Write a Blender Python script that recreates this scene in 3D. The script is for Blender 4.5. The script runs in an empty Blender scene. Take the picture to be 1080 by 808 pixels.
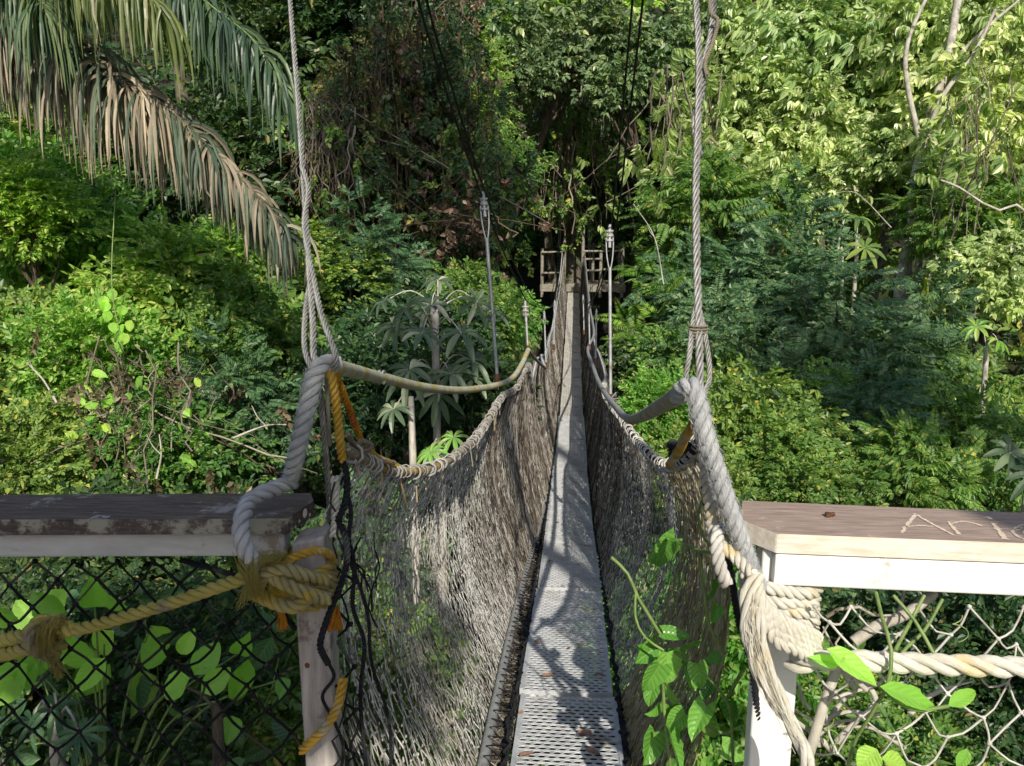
import bpy, math, random
import numpy as np
from mathutils import Vector
SC = bpy.context.scene
COL = SC.collection
rad = math.radians
# ------------------------------------------------------------------ camera
W0, H0, F = 1080.0, 808.0, 840.0
PITCH, YAW = rad(11.5), rad(4.39)
CAM = np.array([0, 0, 1.6])
fwd0 = np.array([-math.sin(YAW), math.cos(YAW), 0])
RGT = np.array([math.cos(YAW), math.sin(YAW), 0])
FWD = fwd0 * math.cos(PITCH) + np.array([0, 0, -math.sin(PITCH)])
UPV = np.cross(RGT, FWD)
def P(px, py, d):
    """world point seen at photo pixel px,py at depth d along the view axis"""
    return CAM + RGT * ((px - 540) / F * d) + UPV * (-(py - 404) / F * d) + FWD * d
def PZ(px, py, z):
    r = RGT * ((px - 540) / F) + UPV * (-(py - 404) / F) + FWD
    return CAM + r * ((z - CAM[2]) / r[2])
cd = bpy.data.cameras.new('camera'); cam = bpy.data.objects.new('camera', cd); COL.objects.link(cam)
cam.location = CAM; cam.rotation_euler = (math.pi / 2 - PITCH, 0, YAW)
cd.sensor_width = 36; cd.lens = F / W0 * 36; cd.clip_end = 500; cd.clip_start = 0.05
SC.camera = cam

# ------------------------------------------------------------------ light
SUN_AZ, SUN_EL = rad(168), rad(38)     # azimuth from +y clockwise, where the sun stands (behind, right)
SUND = np.array([math.sin(SUN_AZ) * math.cos(SUN_EL), math.cos(SUN_AZ) * math.cos(SUN_EL), math.sin(SUN_EL)])
sl = bpy.data.lights.new('sun', 'SUN'); so = bpy.data.objects.new('sun', sl); COL.objects.link(so)
sl.energy = 5.0; sl.angle = rad(0.5); sl.color = (1, .93, .80)
so.rotation_euler = Vector(SUND).to_track_quat('Z', 'Y').to_euler()
so.location = tuple(SUND * 60)
w = bpy.data.worlds.new('World'); SC.world = w; w.use_nodes = True
nt = w.node_tree; sky = nt.nodes.new('ShaderNodeTexSky'); sky.sky_type = 'NISHITA'; sky.sun_disc = False
sky.sun_elevation = SUN_EL; sky.sun_rotation = SUN_AZ; sky.air_density = 1.0; sky.dust_density = 1.5
bg = nt.nodes['Background']; bg.inputs[1].default_value = 0.15
nt.links.new(sky.outputs[0], bg.inputs[0])
SC.view_settings.view_transform = 'Standard'; SC.view_settings.look = 'None'; SC.view_settings.exposure = 0
try:
    c = SC.cycles; c.max_bounces = 5; c.diffuse_bounces = 2; c.glossy_bounces = 2; c.transmission_bounces = 4
    c.transparent_max_bounces = 4; c.sample_clamp_indirect = 6; c.use_adaptive_sampling = True; c.adaptive_threshold = 0.03
except Exception: pass

# ------------------------------------------------------------------ geometry collector
class G:
    def __init__(s): s.v = []; s.f = []; s.u = []; s.n = 0
    def add(s, V, Fc, UV=None):
        V = np.asarray(V, float).reshape(-1, 3); Fc = np.asarray(Fc, int)
        if len(Fc) == 0: return
        s.v.append(V); s.f.append(Fc + s.n); s.n += len(V)
        s.u.append(np.zeros(Fc.shape + (2,)) if UV is None else np.asarray(UV, float))
    def data(s, name, smooth=True):
        me = bpy.data.meshes.new(name)
        V = np.concatenate(s.v); me.vertices.add(len(V)); me.vertices.foreach_set('co', V.ravel())
        li = np.concatenate([f.ravel() for f in s.f]); tot = np.concatenate([np.full(len(f), f.shape[1]) for f in s.f])
        st = np.concatenate([[0], np.cumsum(tot)[:-1]])
        me.loops.add(len(li)); me.loops.foreach_set('vertex_index', li)
        me.polygons.add(len(tot)); me.polygons.foreach_set('loop_start', st); me.polygons.foreach_set('loop_total', tot)
        me.polygons.foreach_set('use_smooth', np.full(len(tot), smooth))
        uv = me.uv_layers.new(name='UVMap'); uv.data.foreach_set('uv', np.concatenate([u.reshape(-1, 2) for u in s.u]).ravel())
        me.update(calc_edges=True); me.validate()
        return me
    def build(s, name, mat, parent=None, smooth=True):
        me = s.data(name, smooth); me.materials.append(mat)
        return link(name, me, parent)
def link(name, me, parent=None, loc=None):
    o = bpy.data.objects.new(name, me); COL.objects.link(o)
    if parent is not None: o.parent = parent; o.matrix_parent_inverse = parent.matrix_basis.inverted()
    if loc is not None: o.location = loc
    return o
def thing(name, loc, label, cat, group=None):
    o = bpy.data.objects.new(name, None); COL.objects.link(o); o.location = tuple(loc); o.empty_display_size = .1
    return tag(o, label, cat, group)
def tag(o, label=None, cat=None, group=None, kind=None):
    if label: o['label'] = label
    if cat: o['category'] = cat
    if group: o['group'] = group
    if kind: o['kind'] = kind
    return o

def smooth_path(pts, step=.02):
    pts = np.array(pts, float)
    if len(pts) < 3:
        n = max(2, int(np.linalg.norm(pts[1] - pts[0]) / step)); t = np.linspace(0, 1, n + 1)[:, None]
        return pts[0] * (1 - t) + pts[1] * t
    Q = np.vstack([2 * pts[0] - pts[1], pts, 2 * pts[-1] - pts[-2]]); out = []
    for i in range(1, len(Q) - 2):
        a, b, c_, d = Q[i - 1], Q[i], Q[i + 1], Q[i + 2]
        n = max(1, int(np.linalg.norm(c_ - b) / step))
        for k in range(n):
            t = k / n
            out.append(.5 * ((2 * b) + (c_ - a) * t + (2 * a - 5 * b + 4 * c_ - d) * t * t + (3 * b - a - 3 * c_ + d) * t ** 3))
    out.append(pts[-1]); return np.array(out)
def frames(p):
    T = np.gradient(p, axis=0); T /= np.linalg.norm(T, axis=1)[:, None] + 1e-9
    N = np.zeros_like(p); ref = np.array([0, 0, 1.]) if abs(T[0][2]) < .8 else np.array([1., 0, 0])
    n = np.cross(T[0], ref); n /= np.linalg.norm(n)
    for i in range(len(p)):
        n = n - T[i] * np.dot(n, T[i]); n /= np.linalg.norm(n) + 1e-9; N[i] = n
    return T, N, np.cross(T, N)
def tube_on(g, p, r, k=8, fr=None, cap=True):
    T, N, B = fr if fr else frames(p)
    m = len(p); r = np.broadcast_to(np.asarray(r, float), (m,)) if np.ndim(r) < 2 else r
    a = np.arange(k) / k * 2 * math.pi
    V = p[:, None, :] + r[:, None, None] * (np.cos(a)[None, :, None] * N[:, None, :] + np.sin(a)[None, :, None] * B[:, None, :])
    i = np.arange(m - 1)[:, None] * k; j = np.arange(k)[None, :]; j2 = (j + 1) % k
    Fc = np.stack([i + j, i + j2, i + k + j2, i + k + j], -1).reshape(-1, 4)
    L = np.concatenate([[0], np.cumsum(np.linalg.norm(np.diff(p, axis=0), axis=1))])
    u0 = np.repeat(L[:-1], k); u1 = np.repeat(L[1:], k); v0 = np.tile(np.arange(k) / k, m - 1); v1 = v0 + 1 / k
    UV = np.stack([np.stack([u0, v0], -1), np.stack([u0, v1], -1), np.stack([u1, v1], -1), np.stack([u1, v0], -1)], 1)
    g.add(V.reshape(-1, 3), Fc, UV)
    if cap and k > 3:
        for s_, q in ((0, 0), (m - 1, 1)):
            Vc = V[s_]; idx = np.arange(k) if q else np.arange(k)[::-1]
            g.add(Vc, idx[None, :])
def tube(g, pts, r, k=8, step=.02, cap=True):
    p = smooth_path(pts, step)
    if np.ndim(r) == 1: r = np.interp(np.linspace(0, 1, len(p)), np.linspace(0, 1, len(r)), r)
    tube_on(g, p, r, k, cap=cap)
def rope(g, pts, r, n=3, pitch=None, k=7, hand=1, jit=.0, seed=0):
    """laid rope: n strands twisting round a path"""
    pitch = pitch or r * 4.2; p = smooth_path(pts, min(pitch / 12, .04))
    T, N, B = frames(p); L = np.concatenate([[0], np.cumsum(np.linalg.norm(np.diff(p, axis=0), axis=1))])
    rs = r * (.47 if n == 3 else .42); ro = r - rs * .90
    rg = np.random.default_rng(seed)
    for s_ in range(n):
        ph = hand * L / pitch * 2 * math.pi + s_ * 2 * math.pi / n
        wob = 1 + jit * np.interp(L, np.linspace(0, L[-1], 12), rg.normal(size=12))
        q = p + (ro * wob)[:, None] * (np.cos(ph)[:, None] * N + np.sin(ph)[:, None] * B)
        tube_on(g, q, rs, k)
def prisms(g, A, Bp, r, k=3):
    """many straight thin strands at once"""
    A = np.asarray(A); Bp = np.asarray(Bp); n = len(A)
    d = Bp - A; L = np.linalg.norm(d, axis=1); d /= L[:, None] + 1e-9
    ref = np.where(np.abs(d[:, 2:3]) < .9, np.array([[0, 0, 1.]]), np.array([[1., 0, 0]]))
    x = np.cross(d, ref); x /= np.linalg.norm(x, axis=1)[:, None]; y = np.cross(d, x)
    a = np.arange(k) / k * 2 * math.pi + .5
    ring = np.cos(a)[None, :, None] * x[:, None, :] + np.sin(a)[None, :, None] * y[:, None, :]
    r = np.broadcast_to(r, (n,))[:, None, None]
    V = np.concatenate([A[:, None, :] + ring * r, Bp[:, None, :] + ring * r], 1)
    j = np.arange(k); j2 = (j + 1) % k
    f = np.stack([j, j2, j2 + k, j + k], -1)
    Fc = (f[None] + np.arange(n)[:, None, None] * 2 * k).reshape(-1, 4)
    g.add(V.reshape(-1, 3), Fc)
def box(g, c, ax, half):
    """box with centre c, axes ax (3 unit rows), half sizes"""
    c = np.asarray(c); ax = np.asarray(ax)
    s = np.array([[x, y, z] for z in (-1, 1) for y in (-1, 1) for x in (-1, 1)]) * np.asarray(half)
    g.add(c + s @ ax, [[0, 2, 3, 1], [4, 5, 7, 6], [0, 1, 5, 4], [2, 6, 7, 3], [0, 4, 6, 2], [1, 3, 7, 5]])
I3 = np.eye(3)
def bevel(o, w=.004, seg=2):
    m = o.modifiers.new('bevel', 'BEVEL'); m.width = w; m.segments = seg; m.limit_method = 'ANGLE'; m.angle_limit = rad(35)
    return o
def fibres(g, pts, n, spread, r=.0006, seed=0, wander=.5):
    rg = np.random.default_rng(seed); p = smooth_path(pts, .01); T, N, B = frames(p)
    for i in range(n):
        a = rg.uniform(0, 6.28); rr = spread * math.sqrt(rg.uniform(0, 1)); tw = rg.normal(0, wander)
        i0 = rg.integers(0, max(1, len(p) // 3)); i1 = rg.integers(len(p) * 2 // 3, len(p)); t = np.linspace(0, 1, i1 - i0)
        ang = a + tw * t * 6; rad_ = rr * (1 + .4 * np.sin(t * 5 + a))
        q = p[i0:i1] + (rad_ * np.cos(ang))[:, None] * N[i0:i1] + (rad_ * np.sin(ang))[:, None] * B[i0:i1]
        if len(q) > 2: tube_on(g, q[::2] if len(q) > 6 else q, r, 3, cap=False)

# ------------------------------------------------------------------ materials
def mat(name):
    m = bpy.data.materials.new(name); m.use_nodes = True; t = m.node_tree; b = t.nodes['Principled BSDF']
    return m, t, b
def N_(t, ty, **kw):
    n = t.nodes.new(ty)
    for k, v in kw.items():
        if hasattr(n, k): setattr(n, k, v)
        else: n.inputs[k.replace('_', ' ')].default_value = v
    return n
def ramp(t, fac, stops):
    r = t.nodes.new('ShaderNodeValToRGB'); e = r.color_ramp.elements
    while len(e) < len(stops): e.new(.5)
    for i, (p, c) in enumerate(stops): e[i].position = p; e[i].color = (*c, 1)
    t.links.new(fac, r.inputs[0]); return r
def noise(t, vec, scale, detail=4, rough=.6, sc=None):
    n = N_(t, 'ShaderNodeTexNoise'); n.inputs['Scale'].default_value = scale; n.inputs['Detail'].default_value = detail; n.inputs['Roughness'].default_value = rough
    if sc:
        mp = N_(t, 'ShaderNodeMapping'); mp.inputs['Scale'].default_value = sc; t.links.new(vec, mp.inputs[0]); vec = mp.outputs[0]
    t.links.new(vec, n.inputs['Vector']); return n.outputs['Fac']
def mixc(t, fac, a, b, mode='MIX'):
    m = t.nodes.new('ShaderNodeMix'); m.data_type = 'RGBA'; m.blend_type = mode
    for s_, v in ((m.inputs[0], fac), (m.inputs[6], a), (m.inputs[7], b)):
        if isinstance(v, (int, float)): s_.default_value = v
        elif isinstance(v, tuple): s_.default_value = (*v, 1)
        else: t.links.new(v, s_)
    return m.outputs[2]
def bumpn(t, b, h, strength=.4, dist=.01):
    n = N_(t, 'ShaderNodeBump'); n.inputs['Strength'].default_value = strength; n.inputs['Distance'].default_value = dist
    t.links.new(h, n.inputs['Height']); t.links.new(n.outputs[0], b.inputs['Normal'])
def objco(t): return N_(t, 'ShaderNodeTexCoord').outputs['Object']

def rope_mat(name, c1, c2, c3=None, f3=.62, rough=.85, dk=.55):
    m, t, b = mat(name); o = objco(t); uv = N_(t, 'ShaderNodeTexCoord').outputs['UV']
    col = ramp(t, noise(t, o, 14, 5), [(.3, c1), (.7, c2)]).outputs[0]
    if c3: col = mixc(t, ramp(t, noise(t, o, 9, 3), [(f3 - .06, (0, 0, 0)), (f3 + .04, (1, 1, 1))]).outputs[0], col, c3)
    fib = noise(t, uv, 1, 3, .7, (12, 34, 1))
    col = mixc(t, dk, col, ramp(t, fib, [(.3, (.35, .33, .3)), (.65, (1, 1, 1))]).outputs[0], 'MULTIPLY')
    t.links.new(col, b.inputs['Base Color']); b.inputs['Roughness'].default_value = rough; b.inputs['Specular IOR Level'].default_value = .2
    bumpn(t, b, fib, .9, .004); return m
def plain(name, c1, c2, scale=20, rough=.7, metal=0, bump=.3, sc=None, stops=(.35, .65), c3=None, f3=.62, s3=6, bd=.004):
    m, t, b = mat(name); o = objco(t); n = noise(t, o, scale, 6, .65, sc)
    col = ramp(t, n, [(stops[0], c1), (stops[1], c2)]).outputs[0]
    if c3:
        n3 = noise(t, o, s3, 8, .7); col = mixc(t, ramp(t, n3, [(f3 - .03, (0, 0, 0)), (f3 + .03, (1, 1, 1))]).outputs[0], col, c3)
    t.links.new(col, b.inputs['Base Color']); b.inputs['Roughness'].default_value = rough; b.inputs['Metallic'].default_value = metal
    if bump: bumpn(t, b, n, bump, bd)
    return m
def strand_mat(name, stops, rough=.8, shade_bands=False):
    m, t, b = mat(name); gi = N_(t, 'ShaderNodeNewGeometry').outputs['Random Per Island']
    col = ramp(t, gi, stops).outputs[0]
    if shade_bands: col = mixc(t, .85, col, ramp(t, noise(t, objco(t), 1, 4, .6, (1, 4.5, .5)), [(.40, (.26, .21, .17)), (.52, (.75, .72, .68)), (.6, (1.1, 1.1, 1.1))]).outputs[0], 'MULTIPLY')  # brown-to-pale bands; shading of the net folds painted into the twine colour
    col = mixc(t, .6, col, ramp(t, noise(t, objco(t), 2.2, 4), [(.35, (.45, .4, .34)), (.6, (1, 1, 1))]).outputs[0], 'MULTIPLY')
    t.links.new(col, b.inputs['Base Color']); b.inputs['Roughness'].default_value = rough; b.inputs['Specular IOR Level'].default_value = .2
    tr = N_(t, 'ShaderNodeBsdfTranslucent'); t.links.new(col, tr.inputs[0]); mx = N_(t, 'ShaderNodeMixShader'); mx.inputs[0].default_value = .3
    t.links.new(b.outputs[0], mx.inputs[1]); t.links.new(tr.outputs[0], mx.inputs[2]); t.links.new(mx.outputs[0], t.nodes['Material Output'].inputs[0])
    return m
def leaf_mat(name, stops, trans=.35, rough=.42, spec=.45, tint=(1.3, 1.5, .45), patch=None, veins=False):
    """leaf: colour varies leaf by leaf, by plant, and in soft patches through the crown; part of the light comes through"""
    m, t, b = mat(name); ge = N_(t, 'ShaderNodeNewGeometry'); oi = N_(t, 'ShaderNodeObjectInfo')
    col = ramp(t, ge.outputs['Random Per Island'], stops).outputs[0]
    hs = N_(t, 'ShaderNodeHueSaturation')
    mr = N_(t, 'ShaderNodeMapRange'); t.links.new(oi.outputs['Random'], mr.inputs[0]); mr.inputs[3].default_value = .475; mr.inputs[4].default_value = .52
    mv = N_(t, 'ShaderNodeMapRange'); t.links.new(oi.outputs['Random'], mv.inputs[0]); mv.inputs[3].default_value = 1.15; mv.inputs[4].default_value = .85
    t.links.new(mr.outputs[0], hs.inputs['Hue']); t.links.new(mv.outputs[0], hs.inputs['Value']); t.links.new(col, hs.inputs['Color'])
    pn = ramp(t, noise(t, ge.outputs['Position'], 1.1, 3), [(.35, (.7, .72, .7)), (.65, (1.15, 1.1, 1))]).outputs[0]
    col = mixc(t, 1.0, hs.outputs[0], pn, 'MULTIPLY')
    if veins:
        sp = N_(t, 'ShaderNodeSeparateXYZ'); t.links.new(N_(t, 'ShaderNodeTexCoord').outputs['UV'], sp.inputs[0])
        def mth(op, a, b=None):
            n = N_(t, 'ShaderNodeMath', operation=op)
            for q, v in enumerate((a, b)):
                if v is None: continue
                if isinstance(v, (int, float)): n.inputs[q].default_value = v
                else: t.links.new(v, n.inputs[q])
            return n.outputs[0]
        av = mth('ABSOLUTE', sp.outputs[1]); ph = mth('FRACT', mth('SUBTRACT', mth('MULTIPLY', sp.outputs[0], 7.0), mth('MULTIPLY', av, 1.7)))
        sv = mth('ABSOLUTE', mth('SUBTRACT', ph, .5)); vein = mth('MINIMUM', mth('MULTIPLY', sv, 3.0), mth('MULTIPLY', av, 5.0))
        vr = ramp(t, vein, [(.06, (1, 1, 1)), (.22, (0, 0, 0))]).outputs[0]
        col = mixc(t, mth('MULTIPLY', vr, .38), col, (.50, .62, .25))
        blot = ramp(t, noise(t, ge.outputs['Position'], 30, 5, .7), [(.60, (1, 1, 1)), (.72, (.62, .58, .35))]).outputs[0]; col = mixc(t, 1.0, col, blot, 'MULTIPLY')
        bumpn(t, b, vein, .25, .004)
    if patch: col = mixc(t, ramp(t, noise(t, objco(t), patch[1], 4), [(patch[2] - .04, (0, 0, 0)), (patch[2] + .04, (1, 1, 1))]).outputs[0], col, patch[0])
    t.links.new(col, b.inputs['Base Color']); b.inputs['Roughness'].default_value = rough; b.inputs['Specular IOR Level'].default_value = spec
    tr = N_(t, 'ShaderNodeBsdfTranslucent'); t.links.new(mixc(t, 1.0, col, tint, 'MULTIPLY'), tr.inputs[0])
    mx = N_(t, 'ShaderNodeMixShader'); mx.inputs[0].default_value = trans
    t.links.new(b.outputs[0], mx.inputs[1]); t.links.new(tr.outputs[0], mx.inputs[2])
    t.links.new(mx.outputs[0], t.nodes['Material Output'].inputs[0]); return m

M = {}
M['grey_rope'] = rope_mat('grey_rope', (.46, .48, .50), (.68, .69, .69), (.48, .45, .34), .68, dk=.45)
M['yellow_rope'] = rope_mat('yellow_rope', (.48, .41, .10), (.68, .59, .18), (.36, .33, .22), .60)
M['knot_rope'] = rope_mat('knot_rope', (.36, .32, .18), (.56, .49, .23), (.64, .48, .07), .52)
M['white_rope'] = rope_mat('white_rope', (.78, .73, .60), (.88, .86, .78), (.84, .70, .42), .62, dk=.22)
M['orange_rope'] = rope_mat('orange_rope', (.60, .33, .03), (.76, .50, .10), (.66, .66, .50), .57)
M['red_orange_rope'] = rope_mat('red_orange_rope', (.62, .25, .02), (.70, .36, .03), (.55, .10, .03), .62)
M['black_rope'] = rope_mat('black_rope', (.015, .016, .02), (.045, .047, .055), (.16, .16, .15), .66)
M['tan_rope'] = rope_mat('tan_rope', (.30, .26, .19), (.45, .40, .30), (.50, .30, .06), .62)
M['cable'] = plain('steel_cable', (.20, .20, .18), (.36, .35, .33), 30, .55, .35, .2)
M['dark_cable'] = plain('dark_steel_cable', (.015, .016, .015), (.04, .04, .038), 30, .6, .4, 0)
M['galv'] = plain('galvanised_steel', (.27, .28, .28), (.44, .44, .43), 25, .55, .3, .15, c3=(.22, .14, .08), f3=.64, s3=18)
M['hose'] = plain('weathered_hose', (.34, .32, .22), (.52, .50, .40), 18, .7, 0, .4, c3=(.42, .36, .10), f3=.55, s3=12)
M['hose2'] = plain('grey_hose', (.26, .235, .18), (.42, .39, .31), 18, .7, 0, .3)
M['alu'] = plain('weathered_aluminium', (.46, .48, .50), (.66, .67, .68), 9, .55, .25, .1, c3=(.34, .31, .26), f3=.58, s3=3)
M['board_worn'] = plain('mottled_plank', (.40, .385, .355), (.58, .56, .52), 6, .9, 0, .4, c3=(.24, .20, .16), f3=.57, s3=2.5)
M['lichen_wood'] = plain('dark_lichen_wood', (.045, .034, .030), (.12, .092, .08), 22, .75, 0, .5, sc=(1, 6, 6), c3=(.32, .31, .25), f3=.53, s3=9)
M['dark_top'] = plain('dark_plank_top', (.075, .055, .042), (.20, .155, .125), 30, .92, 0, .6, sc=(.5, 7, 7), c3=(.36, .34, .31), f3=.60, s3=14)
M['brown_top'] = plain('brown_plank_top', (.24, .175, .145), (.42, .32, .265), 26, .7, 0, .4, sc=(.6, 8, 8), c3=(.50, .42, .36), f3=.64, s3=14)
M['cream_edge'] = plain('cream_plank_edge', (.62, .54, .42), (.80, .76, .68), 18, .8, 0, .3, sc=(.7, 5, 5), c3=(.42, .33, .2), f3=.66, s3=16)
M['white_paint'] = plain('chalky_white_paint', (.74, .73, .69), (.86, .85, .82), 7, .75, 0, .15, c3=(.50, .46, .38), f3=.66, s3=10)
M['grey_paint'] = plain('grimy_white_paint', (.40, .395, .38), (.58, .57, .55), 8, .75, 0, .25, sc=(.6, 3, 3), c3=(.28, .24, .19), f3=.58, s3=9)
M['post_wood'] = plain('grey_brown_post_wood', (.26, .23, .21), (.46, .42, .39), 10, .8, 0, .35, sc=(5, 5, .5), c3=(.16, .12, .10), f3=.62, s3=9)
M['scratch'] = plain('scratched_wood', (.62, .48, .36), (.74, .62, .50), 60, .8, 0, .1)
M['rust'] = plain('rusty_iron', (.05, .025, .015), (.16, .07, .03), 60, .8, .2, .3)
M['strand'] = strand_mat('net_twine', [(0, (.14, .135, .125)), (.35, (.36, .355, .34)), (.65, (.62, .61, .58)), (1, (.86, .85, .82))])
M['strand2'] = strand_mat('brown_net_twine', [(0, (.06, .052, .045)), (.35, (.22, .20, .17)), (.65, (.48, .46, .42)), (1, (.82, .80, .76))], shade_bands=True)
M['strandg'] = strand_mat('golden_net_twine', [(0, (.22, .18, .08)), (.5, (.50, .44, .26)), (1, (.72, .66, .48))])
M['black_twine'] = strand_mat('black_net_twine', [(0, (.012, .013, .016)), (.8, (.03, .032, .036)), (1, (.12, .12, .11))])
M['grey_twine'] = plain('pale_net_twine', (.34, .32, .28), (.66, .64, .60), 15, .85, 0, .3)
M['bark'] = plain('brown_bark', (.05, .037, .026), (.16, .125, .09), 9, .9, 0, .8, sc=(3, 3, .6), bd=.02)
M['pale_bark'] = plain('pale_bark', (.30, .27, .22), (.58, .54, .47), 6, .85, 0, .5, sc=(2, 2, 1), c3=(.12, .10, .07), f3=.6, s3=3, bd=.02)
M['grey_bark'] = plain('grey_mossy_bark', (.07, .062, .048), (.19, .17, .135), 7, .9, 0, .8, sc=(2, 2, .7), c3=(.05, .07, .025), f3=.55, s3=4, bd=.03)
M['vine'] = strand_mat('brown_liana', [(0, (.05, .035, .022)), (.5, (.14, .10, .065)), (1, (.30, .25, .18))])
M['vine_pale'] = strand_mat('pale_liana', [(0, (.16, .13, .10)), (.6, (.34, .29, .23)), (1, (.55, .49, .40))])
M['soil'] = plain('forest_soil', (.012, .010, .006), (.045, .035, .020), 3, .95, 0, .6, c3=(.02, .03, .008), f3=.5, s3=1.2, bd=.05)
M['old_wood'] = plain('weathered_platform_wood', (.18, .16, .13), (.38, .35, .29), 8, .85, 0, .3, sc=(1, 5, 5))
M['green_stem'] = plain('green_stem', (.10, .17, .04), (.22, .30, .09), 30, .5, 0, .1)
d_ = (.16, .12, .06)
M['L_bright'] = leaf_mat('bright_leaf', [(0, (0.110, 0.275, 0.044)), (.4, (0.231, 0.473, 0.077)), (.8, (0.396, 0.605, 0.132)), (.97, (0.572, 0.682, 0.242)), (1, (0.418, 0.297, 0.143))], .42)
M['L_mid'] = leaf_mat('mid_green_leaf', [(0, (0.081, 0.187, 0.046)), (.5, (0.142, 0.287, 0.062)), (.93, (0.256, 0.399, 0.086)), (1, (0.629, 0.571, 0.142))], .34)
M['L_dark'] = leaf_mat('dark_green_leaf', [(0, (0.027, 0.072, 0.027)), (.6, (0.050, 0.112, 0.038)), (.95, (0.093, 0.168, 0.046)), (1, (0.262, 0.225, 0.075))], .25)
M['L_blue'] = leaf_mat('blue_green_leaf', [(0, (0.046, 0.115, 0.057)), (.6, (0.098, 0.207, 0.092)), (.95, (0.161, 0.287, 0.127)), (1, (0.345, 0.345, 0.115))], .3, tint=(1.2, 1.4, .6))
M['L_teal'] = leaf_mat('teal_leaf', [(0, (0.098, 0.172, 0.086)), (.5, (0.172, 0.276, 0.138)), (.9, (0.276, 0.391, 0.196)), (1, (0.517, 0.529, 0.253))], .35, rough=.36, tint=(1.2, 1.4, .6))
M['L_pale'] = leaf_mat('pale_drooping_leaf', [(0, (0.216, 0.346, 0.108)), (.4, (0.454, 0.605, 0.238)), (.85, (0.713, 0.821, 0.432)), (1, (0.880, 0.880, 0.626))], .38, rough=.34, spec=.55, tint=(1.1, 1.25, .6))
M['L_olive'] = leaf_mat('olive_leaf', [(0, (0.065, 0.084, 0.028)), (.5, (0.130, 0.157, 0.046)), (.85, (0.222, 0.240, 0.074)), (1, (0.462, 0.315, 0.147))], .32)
M['L_brown'] = leaf_mat('dry_brown_leaf', [(0, (.06, .042, .028)), (.5, (.13, .095, .065)), (.9, (.26, .20, .145)), (1, (.45, .38, .29))], .2, rough=.8, spec=.1, tint=(1.2, 1, .7))
M['L_big'] = leaf_mat('large_soft_leaf', [(0, (0.261, 0.625, 0.103)), (.5, (0.418, 0.880, 0.155)), (1, (0.573, 0.880, 0.183))], .55, rough=.4, tint=(1.1, 1.3, .4), veins=True)
M['L_mid2'] = leaf_mat('glossy_vine_leaf', [(0, (0.117, 0.304, 0.047)), (.6, (0.209, 0.467, 0.070)), (1, (0.373, 0.699, 0.139))], .35, rough=.25, spec=.5, veins=True)
M['L_blue2'] = leaf_mat('shaded_broad_leaf', [(0, (0.052, 0.130, 0.065)), (.6, (0.104, 0.234, 0.104)), (1, (0.182, 0.338, 0.130))], .3, rough=.35, spec=.5, veins=True)
M['fray'] = plain('white_fibres', (.62, .56, .42), (.84, .80, .68), 40, .8, 0, 0)
M['dead'] = plain('dead_leaf', (.16, .08, .05), (.34, .20, .13), 40, .8, 0, .2)
M['L_cec'] = leaf_mat('parasol_leaf', [(0, (0.061, 0.108, 0.061)), (.6, (0.101, 0.162, 0.095)), (.88, (0.189, 0.257, 0.162)), (1, (0.459, 0.472, 0.378))], .2, rough=.4, tint=(1.1, 1.3, .6))
M['palm_green'] = leaf_mat('palm_green_leaflet', [(0, (0.058, 0.111, 0.065)), (.6, (0.098, 0.169, 0.098)), (1, (0.182, 0.247, 0.104))], .25, rough=.4)
M['palm_sun'] = leaf_mat('palm_yellow_green_leaflet', [(0, (.09, .14, .04)), (.5, (.18, .25, .08)), (.85, (.32, .37, .16)), (1, (.55, .52, .34))], .4, rough=.4)
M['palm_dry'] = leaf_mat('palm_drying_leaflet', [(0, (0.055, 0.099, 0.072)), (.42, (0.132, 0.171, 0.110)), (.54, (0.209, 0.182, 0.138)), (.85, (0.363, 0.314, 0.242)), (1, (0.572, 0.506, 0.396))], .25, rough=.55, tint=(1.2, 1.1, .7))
def fuzz(g, keys, r, n, seed, ln=.012):
    rg = np.random.default_rng(seed); p = smooth_path([P(*k) for k in keys], .01); T, N, B = frames(p); i = rg.integers(0, len(p), n); a = rg.uniform(0, 6.28, n)[:, None]
    o_ = np.cos(a) * N[i] + np.sin(a) * B[i]; A = p[i] + o_ * r * .85; prisms(g, A, A + o_ * rg.uniform(.1, .6, (n, 1)) * ln + T[i] * rg.normal(0, ln, (n, 1)), .00022, 3)
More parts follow.
